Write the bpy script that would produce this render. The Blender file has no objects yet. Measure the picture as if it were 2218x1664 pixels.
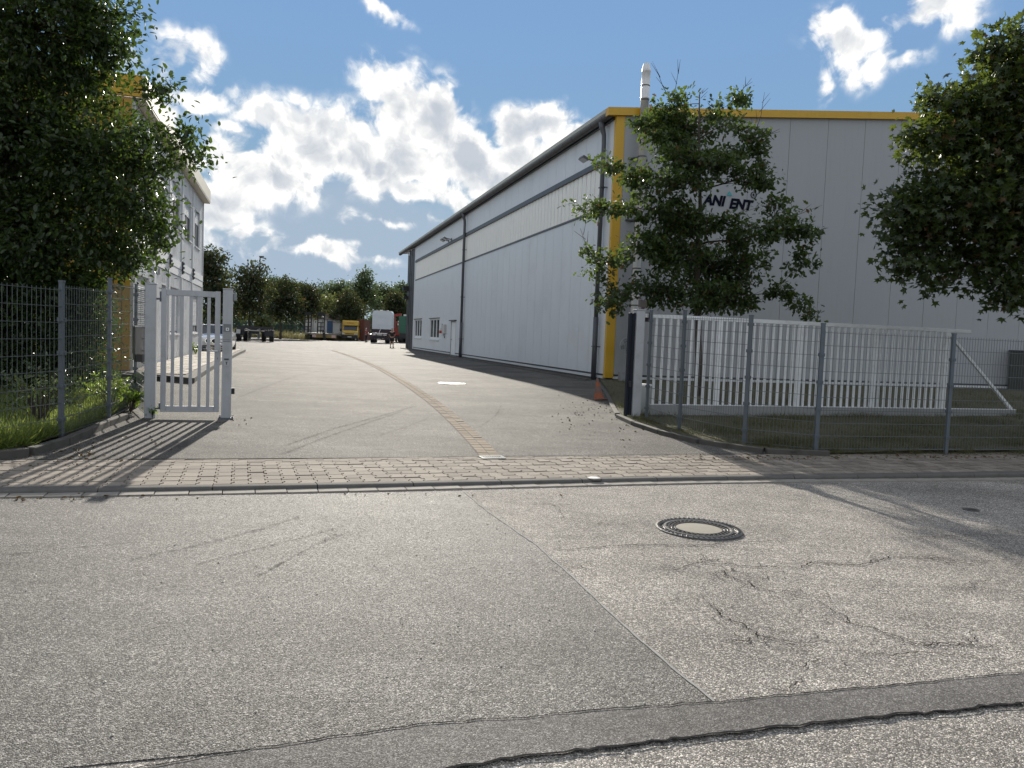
import bpy, bmesh, math, random
import numpy as np
from mathutils import Vector, Matrix, Euler

random.seed(7)
RNG = np.random.default_rng(11)
C = bpy.context.scene.collection
scene = bpy.context.scene
R = math.radians

# ------------------------------------------------------------------ camera
FPX, PW, PH = 1666.0, 2218.0, 1664.0
TH, RO = math.atan(100 / 1666.0), 0.039
CAM = Vector((0, 0, 1.6))
FW = Vector((0, math.cos(TH), -math.sin(TH)))
_u = Vector((0, math.sin(TH), math.cos(TH)))
RT = Vector((1, 0, 0)) * math.cos(RO) + _u * math.sin(RO)
UP = _u * math.cos(RO) - Vector((1, 0, 0)) * math.sin(RO)
cam_data = bpy.data.cameras.new('camera')
cam = bpy.data.objects.new('camera', cam_data)
C.objects.link(cam)
cam.matrix_world = Matrix(((RT.x, UP.x, -FW.x, CAM.x), (RT.y, UP.y, -FW.y, CAM.y), (RT.z, UP.z, -FW.z, CAM.z), (0, 0, 0, 1)))
cam_data.sensor_width = 36.0
cam_data.lens = FPX / PW * 36.0
cam_data.clip_start = 0.05
cam_data.clip_end = 2000
scene.camera = cam


def ray(px, py):
    return FW + RT * ((px - PW / 2) / FPX) - UP * ((py - PH / 2) / FPX)


def at(px, py, Y):
    """the world point on the line of sight of a photo pixel at forward distance Y"""
    d = ray(px, py)
    return CAM + d * (Y / d.y)


# ------------------------------------------------------------------ sun, sky, exposure
SUN_AZ, SUN_EL = R(-9.8), R(20.6)
SUN_DIR = Vector((math.sin(SUN_AZ) * math.cos(SUN_EL), math.cos(SUN_AZ) * math.cos(SUN_EL), math.sin(SUN_EL)))
sun_data = bpy.data.lights.new('sun', 'SUN')
sun_data.energy = 5.0
sun_data.angle = R(0.53)
sun_data.color = (1.0, 0.93, 0.82)
sun = bpy.data.objects.new('sun', sun_data)
C.objects.link(sun)
sun.rotation_euler = SUN_DIR.to_track_quat('Z', 'Y').to_euler()
SKY_STRENGTH = 0.092
scene.view_settings.view_transform = 'Standard'
scene.view_settings.look = 'None'
scene.view_settings.gamma = 1.0
scene.view_settings.use_curve_mapping = False
scene.view_settings.exposure = 0.6

world = bpy.data.worlds.new('World')
scene.world = world
world.use_nodes = True
world.cycles.sampling_method = 'MANUAL'
world.cycles.sample_map_resolution = 512
scene.cycles.max_bounces = 6
scene.cycles.diffuse_bounces = 3
scene.cycles.glossy_bounces = 2
scene.cycles.transmission_bounces = 3
scene.cycles.transparent_max_bounces = 4


class NT:
    """small helper to write node graphs"""
    def __init__(s, tree):
        s.t = tree

    def n(s, kind, **kw):
        nd = s.t.nodes.new(kind)
        for k, v in kw.items():
            setattr(nd, k, v)
        return nd

    def link(s, a, b):
        s.t.links.new(a, b)

    def _in(s, sock, v):
        if hasattr(v, 'links') or isinstance(v, bpy.types.NodeSocket):
            s.t.links.new(v, sock)
        else:
            sock.default_value = v

    def m(s, op, a, b=None, c=None, clamp=False):
        nd = s.n('ShaderNodeMath', operation=op)
        nd.use_clamp = clamp
        s._in(nd.inputs[0], a)
        if b is not None:
            s._in(nd.inputs[1], b)
        if c is not None:
            s._in(nd.inputs[2], c)
        return nd.outputs[0]

    def ramp(s, f, a, b, lo=0.0, hi=1.0, smooth=True):
        nd = s.n('ShaderNodeMapRange')
        nd.interpolation_type = 'SMOOTHSTEP' if smooth else 'LINEAR'
        s._in(nd.inputs[0], f)
        for i, v in enumerate((a, b, lo, hi)):
            s._in(nd.inputs[1 + i], v)
        return nd.outputs[0]

    def mix(s, f, a, b, blend='MIX'):
        nd = s.n('ShaderNodeMix', data_type='RGBA', blend_type=blend)
        s._in(nd.inputs[0], f)
        s._in(nd.inputs[6], a if not isinstance(a, tuple) else (*a, 1)[:4])
        s._in(nd.inputs[7], b if not isinstance(b, tuple) else (*b, 1)[:4])
        return nd.outputs[2]

    def noise(s, vec, scale, detail=4, rough=0.55, dist=0.0, out=0, dim='3D'):
        nd = s.n('ShaderNodeTexNoise', noise_dimensions=dim)
        if vec is not None:
            s.link(vec, nd.inputs['Vector'])
        nd.inputs['Scale'].default_value = scale
        nd.inputs['Detail'].default_value = detail
        nd.inputs['Roughness'].default_value = rough
        nd.inputs['Distortion'].default_value = dist
        return nd.outputs[out]

    def voro(s, vec, scale, feature='F1', out='Distance', rnd=1.0):
        nd = s.n('ShaderNodeTexVoronoi', feature=feature)
        if vec is not None:
            s.link(vec, nd.inputs['Vector'])
        nd.inputs['Scale'].default_value = scale
        nd.inputs['Randomness'].default_value = rnd
        return nd.outputs[out]


def azel(px, py):
    d = ray(px, py).normalized()
    return math.atan2(d.x, d.y), math.asin(d.z)


# cloud masses: centre and half-axes in photo pixels turned into sky angles (x, y, rx, ry, tilt in degrees, weight)
PUFFS = [
    (590, 270, 85, 38, 30, 0.95), (700, 320, 130, 60, 24, 1.2), (640, 350, 110, 50, 15, 1.0), (800, 345, 110, 60, 30, 1.15), (850, 215, 80, 52, 20, 1.1), (800, 195, 30, 30, 0, .8), (930, 265, 110, 62, 34, 1.25), (1010, 330, 120, 70, 34, 1.25), (900, 330, 130, 60, 20, 1.1),
    (1090, 390, 110, 50, 36, 1.1), (1150, 280, 66, 52, 0, 1.2), (1170, 250, 36, 30, 0, 1.0), (1225, 305, 45, 32, 0, 1.0), (1120, 340, 70, 50, 20, 1.1), (560, 385, 120, 50, 10, 1.1), (480, 350, 60, 50, 0, 0.9), (470, 430, 80, 70, 0, 1.0),
    (640, 400, 70, 26, 25, 0.9), (890, 405, 160, 36, 14, 0.9), (985, 450, 90, 34, 20, 0.85), (960, 500, 70, 14, 10, .6), (500, 510, 70, 40, 0, 0.7), (600, 520, 60, 16, 14, 0.62), (690, 545, 105, 18, 8, 0.9), (620, 530, 40, 14, 0, .75),
    (790, 562, 80, 12, 12, 0.7), (850, 495, 60, 12, 10, .6), (770, 480, 40, 14, 0, .5), (520, 290, 50, 22, 0, 0.65), (400, 120, 70, 36, 22, 0.8), (440, 165, 50, 40, 60, 0.75), (360, 110, 40, 18, 30, .6), (455, 225, 70, 24, 8, 0.8), (840, 40, 66, 24, 18, 0.85),
    (1845, 105, 80, 52, 22, 0.95), (1900, 150, 40, 26, 0, .8), (2000, 30, 80, 46, 0, 0.95), (1960, 145, 55, 16, -12, 0.6), (1765, 190, 16, 50, 15, 0.55),
    (330, 250, 70, 60, 0, 0.8), (250, 90, 60, 60, 0, 0.5),
]
GREYS = [(740, 500, 270, 120, 0, 1.0), (560, 560, 260, 80, 0, 0.9), (960, 580, 240, 80, 0, 0.8)]


def density_group(name, blobs, base):
    g = bpy.data.node_groups.new(name, 'ShaderNodeTree')
    g.interface.new_socket('P', in_out='INPUT', socket_type='NodeSocketVector')
    g.interface.new_socket('D', in_out='OUTPUT', socket_type='NodeSocketFloat')
    t = NT(g)
    gi, go = t.n('NodeGroupInput'), t.n('NodeGroupOutput')
    P = gi.outputs[0]
    # warp the coordinates so that the masses get torn outlines
    wn = t.n('ShaderNodeTexNoise')
    t.link(P, wn.inputs['Vector'])
    wn.noise_dimensions = '2D'
    wn.inputs['Scale'].default_value = 9.0
    wn.inputs['Detail'].default_value = 5.0
    wsub = t.n('ShaderNodeVectorMath', operation='SUBTRACT')
    t.link(wn.outputs['Color'], wsub.inputs[0])
    wsub.inputs[1].default_value = (0.5, 0.5, 0.5)
    wsc = t.n('ShaderNodeVectorMath', operation='SCALE')
    t.link(wsub.outputs[0], wsc.inputs[0])
    wsc.inputs['Scale'].default_value = 0.075
    wad = t.n('ShaderNodeVectorMath', operation='ADD')
    t.link(P, wad.inputs[0])
    t.link(wsc.outputs[0], wad.inputs[1])
    sep = t.n('ShaderNodeSeparateXYZ')
    t.link(wad.outputs[0], sep.inputs[0])
    X, Y = sep.outputs[0], sep.outputs[1]
    tot = None
    for (bx, by, rx, ry, rot, w) in blobs:
        a, e = azel(bx, by)
        ca, sa = math.cos(R(rot)), math.sin(R(rot))
        dx, dy = t.m('SUBTRACT', X, a), t.m('SUBTRACT', Y, e)
        ax, ay = rx / FPX, ry / FPX
        # image y grows downwards, elevation upwards: a tilt of +rot leans down to the right
        u = t.m('DIVIDE', t.m('SUBTRACT', t.m('MULTIPLY', dx, ca), t.m('MULTIPLY', dy, sa)), ax)
        v = t.m('DIVIDE', t.m('ADD', t.m('MULTIPLY', dx, sa), t.m('MULTIPLY', dy, ca)), ay)
        r2 = t.m('ADD', t.m('MULTIPLY', u, u), t.m('MULTIPLY', v, v))
        gss = t.m('MULTIPLY', t.m('EXPONENT', t.m('MULTIPLY', r2, -0.9)), w)
        tot = gss if tot is None else t.m('SMOOTH_MAX', tot, gss, 0.12)
    # unseen broken cloud added all round and overhead, its cover set for ambient fill
    away = t.ramp(t.m('ABSOLUTE', X), 0.62, 0.95)
    high = t.ramp(Y, 0.55, 0.9)
    lowf = t.ramp(t.noise(P, 2.1, 3, 0.5, dim='2D'), 0.32, 0.52, 0.0, base)
    tot = t.m('MAXIMUM', tot, t.m('MULTIPLY', lowf, t.m('MAXIMUM', away, high)))
    t.link(tot, go.inputs[0])
    return g


def texture_group(name, gain, puff, detail):
    """torn and billowing relief of the clouds, laid over the masses"""
    g = bpy.data.node_groups.new(name, 'ShaderNodeTree')
    g.interface.new_socket('P', in_out='INPUT', socket_type='NodeSocketVector')
    g.interface.new_socket('T', in_out='INPUT', socket_type='NodeSocketFloat')
    g.interface.new_socket('D', in_out='OUTPUT', socket_type='NodeSocketFloat')
    t = NT(g)
    gi, go = t.n('NodeGroupInput'), t.n('NodeGroupOutput')
    P, tot = gi.outputs[0], gi.outputs[1]
    wn = t.n('ShaderNodeTexNoise', noise_dimensions='2D')
    t.link(P, wn.inputs['Vector'])
    wn.inputs['Scale'].default_value = 30.0
    wn.inputs['Detail'].default_value = 3.0
    wv = t.n('ShaderNodeVectorMath', operation='MULTIPLY_ADD')
    t.link(wn.outputs['Color'], wv.inputs[0])
    wv.inputs[1].default_value = (0.022, 0.022, 0.0)
    t.link(P, wv.inputs[2])
    P = wv.outputs[0]
    fb = t.noise(P, 15.0, detail, 0.64, 0.3, dim='2D')
    body = t.ramp(tot, 0.08, 0.42, 0.0, 1.0)
    rel = t.m('MULTIPLY', t.m('SUBTRACT', fb, 0.5), gain)
    if puff:
        vn = t.n('ShaderNodeTexVoronoi', feature='F1', voronoi_dimensions='2D')
        t.link(P, vn.inputs['Vector'])
        vn.inputs['Scale'].default_value = 26.0
        vn.inputs['Detail'].default_value = 2.0
        vn.inputs['Roughness'].default_value = 0.5
        rel = t.m('ADD', rel, t.m('MULTIPLY', t.m('SUBTRACT', 0.42, vn.outputs['Distance']), puff))
    t.link(t.m('ADD', tot, t.m('MULTIPLY', rel, body)), go.inputs[0])
    return g


wt = NT(world.node_tree)
for nd in list(world.node_tree.nodes):
    world.node_tree.nodes.remove(nd)
w_out = wt.n('ShaderNodeOutputWorld')
bg = wt.n('ShaderNodeBackground')
bg.inputs['Strength'].default_value = SKY_STRENGTH
sky = wt.n('ShaderNodeTexSky', sky_type='NISHITA')
sky.sun_disc = False
sky.sun_elevation = SUN_EL
sky.sun_rotation = SUN_AZ
sky.air_density = 1.0
sky.dust_density = 0.0
sky.ozone_density = 2.0
tc = wt.n('ShaderNodeTexCoord')
sp = wt.n('ShaderNodeSeparateXYZ')
wt.link(tc.outputs['Generated'], sp.inputs[0])
AZ = wt.m('ARCTAN2', sp.outputs[0], sp.outputs[1])
EL = wt.m('ARCSINE', sp.outputs[2])
cmb = wt.n('ShaderNodeCombineXYZ')
wt.link(AZ, cmb.inputs[0])
wt.link(EL, cmb.inputs[1])
gp = density_group('cloud_puffs', PUFFS, 0.58)
tp_ = texture_group('cloud_relief', 1.15, 0.42, 7)
tg_ = texture_group('grey_relief', 0.8, 0.0, 5)
gg = density_group('cloud_greys', GREYS, 0.0)


def grp(g, vec):
    nd = wt.n('ShaderNodeGroup')
    nd.node_tree = g
    wt.link(vec, nd.inputs[0])
    return nd.outputs[0]


offn = wt.n('ShaderNodeVectorMath', operation='ADD')
wt.link(cmb.outputs[0], offn.inputs[0])
offn.inputs[1].default_value = (-0.004, 0.022, 0)
def relief(g_, vec, tot):
    nd = wt.n('ShaderNodeGroup')
    nd.node_tree = g_
    wt.link(vec, nd.inputs[0])
    wt.link(tot, nd.inputs[1])
    return nd.outputs[0]


tot_p = grp(gp, cmb.outputs[0])
d0, d1 = relief(tp_, cmb.outputs[0], tot_p), relief(tp_, offn.outputs[0], tot_p)
dg = relief(tg_, cmb.outputs[0], grp(gg, cmb.outputs[0]))
a_puff = wt.ramp(d0, 0.12, 0.60)
a_grey = wt.ramp(dg, 0.15, 0.75, 0.0, 0.92)
# light comes from above: a cloud is bright where it thins out upwards and grey in its depth
lit = wt.ramp(wt.m('SUBTRACT', d0, d1), -0.28, 0.24)
thick = wt.ramp(d0, 0.60, 1.22)
shade = wt.m('MULTIPLY', wt.m('ADD', 0.30, wt.m('MULTIPLY', lit, 0.80)), wt.m('SUBTRACT', 1.0, wt.m('MULTIPLY', thick, 0.88)))
shade = wt.m('ADD', shade, wt.m('MULTIPLY', wt.ramp(d0, 0.85, 0.40), 0.30), clamp=True)
CLOUD_DARK, CLOUD_LIT, GREY_COL = (3.5, 3.9, 4.5), (8.6, 8.45, 8.1), (2.85, 3.6, 4.55)
c_puff = wt.mix(shade, CLOUD_DARK, CLOUD_LIT)
# air between: blue sky taken from the sky model, its glow round the sun kept in range
hsv = wt.n('ShaderNodeHueSaturation')
hsv.inputs['Saturation'].default_value = 1.03
wt.link(sky.outputs[0], hsv.inputs['Color'])
lum = wt.n('ShaderNodeVectorMath', operation='DOT_PRODUCT')
wt.link(hsv.outputs[0], lum.inputs[0])
lum.inputs[1].default_value = (0.25, 0.6, 0.15)
soft = wt.m('DIVIDE', 1.0, wt.m('ADD', 1.0, wt.m('MULTIPLY', wt.m('MAXIMUM', wt.m('SUBTRACT', lum.outputs['Value'], 2.6), 0.0), 0.30)))
vsk = wt.n('ShaderNodeVectorMath', operation='SCALE')
wt.link(hsv.outputs[0], vsk.inputs[0])
wt.link(soft, vsk.inputs['Scale'])
base_sky = vsk.outputs[0]
# pale haze low over the horizon, all round
base_sky = wt.mix(wt.ramp(EL, 0.26, 0.0, 0.0, 0.8), base_sky, (3.2, 4.15, 5.2))
col = wt.mix(a_grey, base_sky, GREY_COL)
col = wt.mix(a_puff, col, c_puff)
wt.link(col, bg.inputs['Color'])
wt.link(bg.outputs[0], w_out.inputs[0])

# ------------------------------------------------------------------ ground heights
HO = Vector((3.07, 25.44, 0.30))                 # near corner of the hall at its base
HX, HY = Vector((.95962, .28131, 0)), Vector((-.28131, .95962, 0))
HANG = math.atan2(.28131, .95962)


def sstep(a, b, t):
    t = np.clip((t - a) / (b - a), 0, 1)
    return t * t * (3 - 2 * t)


def G(x, y):
    """height of the yard and pavement: the street falls to the right, the yard rises to the hall and has a shallow valley"""
    x, y = np.asarray(x, float), np.asarray(y, float)
    zn = -.012 * np.clip(x, -14, 14)
    D = np.maximum(0, (x - HO.x) * (-HY.y) + (y - HO.y) * HY.x)
    zy = .187 + .02 * (np.sqrt((np.minimum(D, 13) - 7) ** 2 + 2.25) - 1.5)
    w = sstep(8, 24, y)
    return zn * (1 - w) + zy * w


def g(x, y):
    return float(G(x, y))


def gr(x, y):
    return float(-.012 * min(14, max(-14, x)) - .045)


def on(px, py, dz=0.0):
    """the point of the ground seen at a photo pixel"""
    d = ray(px, py)
    z = 0.1
    for _ in range(50):
        p = CAM + d * ((z + dz - CAM.z) / d.z)
        z = .5 * z + .5 * g(p.x, p.y)
    return p


# ------------------------------------------------------------------ mesh helpers
def link(o, parent=None):
    C.objects.link(o)
    if parent is not None:
        o.parent = parent
    return o


def thing(name, label, cat, loc=(0, 0, 0), rz=0.0, group=None):
    o = bpy.data.objects.new(name, None)
    o.empty_display_size = 0.2
    C.objects.link(o)
    o.location = loc
    o.rotation_euler = (0, 0, rz)
    o['label'] = label
    o['category'] = cat
    if group:
        o['group'] = group
    return o


def tag(o, label=None, cat=None, group=None, kind=None):
    for k, v in (('label', label), ('category', cat), ('group', group), ('kind', kind)):
        if v:
            o[k] = v
    return o


class MB:
    def __init__(s):
        s.v, s.f, s.mi, s.cur = [], [], [], 0

    def add(s, verts, faces):
        b = len(s.v)
        s.v += [tuple(p) for p in verts]
        for f in faces:
            s.f.append(tuple(b + i for i in f))
            s.mi.append(s.cur)

    def box(s, x0, x1, y0, y1, z0, z1):
        s.add([(x0, y0, z0), (x1, y0, z0), (x1, y1, z0), (x0, y1, z0), (x0, y0, z1), (x1, y0, z1), (x1, y1, z1), (x0, y1, z1)],
              [(0, 3, 2, 1), (4, 5, 6, 7), (0, 1, 5, 4), (1, 2, 6, 5), (2, 3, 7, 6), (3, 0, 4, 7)])

    def cbox(s, c, sx, sy, sz):
        s.box(c[0] - sx / 2, c[0] + sx / 2, c[1] - sy / 2, c[1] + sy / 2, c[2] - sz / 2, c[2] + sz / 2)

    def bar(s, a, b, w, h=None, up=(0, 0, 1)):
        """a box of section w x h from a to b"""
        a, b = Vector(a), Vector(b)
        h = w if h is None else h
        d = (b - a).normalized()
        u = Vector(up)
        if abs(d.dot(u)) > 0.98:
            u = Vector((1, 0, 0))
        r = d.cross(u).normalized()
        u = r.cross(d).normalized()
        vs = []
        for p in (a, b):
            for (i, j) in ((-1, -1), (1, -1), (1, 1), (-1, 1)):
                vs.append(p + r * (i * w / 2) + u * (j * h / 2))
        s.add(vs, [(3, 2, 1, 0), (4, 5, 6, 7), (0, 1, 5, 4), (1, 2, 6, 5), (2, 3, 7, 6), (3, 0, 4, 7)])

    def tube(s, pts, rad, n=8, cap=True):
        pts = [Vector(p) for p in pts]
        rs = [rad] * len(pts) if not isinstance(rad, (list, tuple)) else rad
        rings = []
        prev = None
        for i, p in enumerate(pts):
            d = (pts[min(i + 1, len(pts) - 1)] - pts[max(i - 1, 0)])
            d = d.normalized() if d.length > 1e-9 else Vector((0, 0, 1))
            if prev is None:
                u = Vector((0, 0, 1)) if abs(d.z) < 0.9 else Vector((1, 0, 0))
                r = d.cross(u).normalized()
            else:
                r = (prev - d * prev.dot(d)).normalized()
            prev = r
            u = d.cross(r)
            rings.append([p + (r * math.cos(2 * math.pi * k / n) + u * math.sin(2 * math.pi * k / n)) * rs[i] for k in range(n)])
        vs = [q for ring in rings for q in ring]
        fs = []
        for i in range(len(pts) - 1):
            for k in range(n):
                a, b = i * n + k, i * n + (k + 1) % n
                fs.append((a, b, b + n, a + n))
        if cap:
            fs.append(tuple(range(n))[::-1])
            fs.append(tuple((len(pts) - 1) * n + k for k in range(n)))
        s.add(vs, fs)

    def lathe(s, prof, n=16, c=(0, 0, 0)):
        vs, fs = [], []
        for (r, z) in prof:
            for k in range(n):
                a = 2 * math.pi * k / n
                vs.append((c[0] + r * math.cos(a), c[1] + r * math.sin(a), c[2] + z))
        for i in range(len(prof) - 1):
            for k in range(n):
                a, b = i * n + k, i * n + (k + 1) % n
                fs.append((a, b, b + n, a + n))
        s.add(vs, fs)

    def prism(s, poly, z0, z1):
        n = len(poly)
        vs = [(p[0], p[1], z0) for p in poly] + [(p[0], p[1], z1) for p in poly]
        s.add(vs, [tuple(range(n))[::-1], tuple(range(n, 2 * n))] + [(i, (i + 1) % n, n + (i + 1) % n, n + i) for i in range(n)])

    def mesh(s, name):
        me = bpy.data.meshes.new(name)
        me.from_pydata(s.v, [], s.f)
        return me

    def build(s, name, mats, parent=None, smooth=False, bevel=0.0, kind=None, label=None):
        me = s.mesh(name)
        mats = mats if isinstance(mats, (list, tuple)) else [mats]
        for m_ in mats:
            me.materials.append(m_)
        if len(mats) > 1:
            me.polygons.foreach_set('material_index', s.mi)
        if smooth:
            me.polygons.foreach_set('use_smooth', [True] * len(me.polygons))
        o = link(bpy.data.objects.new(name, me), parent)
        if bevel:
            bv = o.modifiers.new('bevel', 'BEVEL')
            bv.width = bevel
            bv.segments = 2
            bv.limit_method = 'ANGLE'
        if kind:
            o['kind'] = kind
        if label:
            o['label'] = label
        return o


def inst(src, name, loc, rz=0.0, parent=None, scale=None, rot=None):
    o = src.copy()
    o.name = name
    C.objects.link(o)
    o.location = loc
    o.rotation_euler = rot if rot else (0, 0, rz)
    if scale:
        o.scale = scale
    if parent is not None:
        o.parent = parent
    return o


def loft(name, A, B, nu, zf, mat, sub=1, kind='structure', parent=None):
    """a sheet between two polylines"""
    def res(P):
        out = []
        for i in range(len(P) - 1):
            for k in range(sub):
                t = k / sub
                out.append((P[i][0] * (1 - t) + P[i + 1][0] * t, P[i][1] * (1 - t) + P[i + 1][1] * t))
        out.append(P[-1])
        return out
    A, B = res(A), res(B)
    vs, fs = [], []
    for a, b in zip(A, B):
        for k in range(nu + 1):
            t = k / nu
            x, y = a[0] * (1 - t) + b[0] * t, a[1] * (1 - t) + b[1] * t
            vs.append((x, y, zf(x, y)))
    w = nu + 1
    for i in range(len(A) - 1):
        for k in range(nu):
            fs.append((i * w + k, i * w + k + 1, (i + 1) * w + k + 1, (i + 1) * w + k))
    me = bpy.data.meshes.new(name)
    me.from_pydata(vs, [], fs)
    bm = bmesh.new()
    bm.from_mesh(me)
    bmesh.ops.recalc_face_normals(bm, faces=bm.faces)
    if sum(f.normal.z for f in bm.faces) < 0:
        bmesh.ops.reverse_faces(bm, faces=bm.faces)
    bm.to_mesh(me)
    bm.free()
    me.materials.append(mat)
    me.polygons.foreach_set('use_smooth', [True] * len(me.polygons))
    o = link(bpy.data.objects.new(name, me), parent)
    if kind:
        o['kind'] = kind
    return o


def ribbon(name, pts, width, zf, mat, parent, jag=0.0, seg=0.05, seed=0, taper=False, label=None):
    """a thin strip on the ground along a polyline, its edges uneven"""
    rg = random.Random(seed)
    P = []
    for i in range(len(pts) - 1):
        a, b = Vector((*pts[i], 0)), Vector((*pts[i + 1], 0))
        n = max(1, int((b - a).length / seg))
        for k in range(n):
            P.append(a.lerp(b, k / n))
    P.append(Vector((*pts[-1], 0)))
    vs, fs = [], []
    off = 0.0
    for i, p in enumerate(P):
        d = (P[min(i + 1, len(P) - 1)] - P[max(0, i - 1)]).normalized()
        nrm = Vector((-d.y, d.x, 0))
        off = off * 0.75 + rg.uniform(-jag, jag)
        w = width * rg.uniform(0.55, 1.25) if jag else width
        if taper:
            w *= max(0.08, math.sin(math.pi * (i + 0.5) / len(P)) ** 0.6)
        for sgn in (-1, 1):
            q = p + nrm * (off + sgn * w / 2)
            vs.append((q.x, q.y, zf(q.x, q.y)))
        if i:
            fs.append((2 * i - 2, 2 * i - 1, 2 * i + 1, 2 * i))
    me = bpy.data.meshes.new(name)
    me.from_pydata(vs, [], fs)
    if me.polygons and me.polygons[0].normal.z < 0:
        me.flip_normals()
    me.materials.append(mat)
    o = link(bpy.data.objects.new(name, me), parent)
    if label:
        o['label'] = label
    return o


def fractal(pts, amp, minlen=0.03, seed=0):
    """a polyline broken up by midpoint displacement, as cracks run"""
    rg = random.Random(seed)
    def rec(a, b, am):
        L = math.dist(a, b)
        if L < minlen:
            return [a]
        nx_, ny_ = -(b[1] - a[1]) / L, (b[0] - a[0]) / L
        k = rg.uniform(-am, am) * L
        t = rg.uniform(.35, .65)
        m_ = (a[0] + (b[0] - a[0]) * t + nx_ * k, a[1] + (b[1] - a[1]) * t + ny_ * k)
        return rec(a, m_, am) + rec(m_, b, am)
    out = []
    for i in range(len(pts) - 1):
        out += rec(tuple(pts[i]), tuple(pts[i + 1]), amp)
    return out + [tuple(pts[-1])]


# ------------------------------------------------------------------ materials
MATS = {}


def mat(name, col, rough=0.6, metal=0.0, spec=0.5, var=0.0, vscale=3.0, bump=0.0, bscale=40.0, island=0.0, dirt=None, coat=0.0, streak=0.0):
    """a paint, plastic or metal with soft uneven tone, fine relief and wear"""
    if name in MATS:
        return MATS[name]
    m_ = bpy.data.materials.new(name)
    m_.use_nodes = True
    t = NT(m_.node_tree)
    p = m_.node_tree.nodes['Principled BSDF']
    p.inputs['Roughness'].default_value = rough
    p.inputs['Metallic'].default_value = metal
    p.inputs['Specular IOR Level'].default_value = spec
    p.inputs['Coat Weight'].default_value = coat
    tcn = t.n('ShaderNodeTexCoord')
    co = tcn.outputs['Object']
    c = None
    f = None
    if var:
        f = t.m('ADD', 1.0 - var, t.m('MULTIPLY', t.noise(co, vscale, 6, 0.6), 2 * var))
    if streak:
        mp = t.n('ShaderNodeMapping')
        mp.inputs['Scale'].default_value = (6, 6, 0.35)
        t.link(co, mp.inputs[0])
        fs = t.m('SUBTRACT', 1.0, t.m('MULTIPLY', t.ramp(t.noise(mp.outputs[0], 1.6, 5, 0.6), 0.5, 0.75), streak))
        f = fs if f is None else t.m('MULTIPLY', f, fs)
    if island:
        gm = t.n('ShaderNodeNewGeometry')
        oi = t.n('ShaderNodeObjectInfo')
        rr = t.m('FRACT', t.m('ADD', gm.outputs['Random Per Island'], oi.outputs['Random']))
        fi = t.m('ADD', 1.0 - island, t.m('MULTIPLY', rr, 2 * island))
        f = fi if f is None else t.m('MULTIPLY', f, fi)
    if f is not None:
        vm = t.n('ShaderNodeVectorMath', operation='SCALE')
        vm.inputs[0].default_value = col
        t.link(f, vm.inputs['Scale'])
        c = vm.outputs[0]
    if dirt:
        dcol, amount, dsc = dirt
        fd = t.m('MULTIPLY', t.ramp(t.noise(co, dsc, 8, 0.68), 0.48, 0.72), amount)
        c = t.mix(fd, c if c is not None else col, dcol)
    if c is not None:
        t.link(c, p.inputs['Base Color'])
    else:
        p.inputs['Base Color'].default_value = (*col, 1)
    if bump:
        b = t.n('ShaderNodeBump')
        b.inputs['Strength'].default_value = bump
        b.inputs['Distance'].default_value = 0.01
        t.link(t.noise(co, bscale, 5, 0.6), b.inputs['Height'])
        t.link(b.outputs[0], p.inputs['Normal'])
    MATS[name] = m_
    return m_


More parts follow.
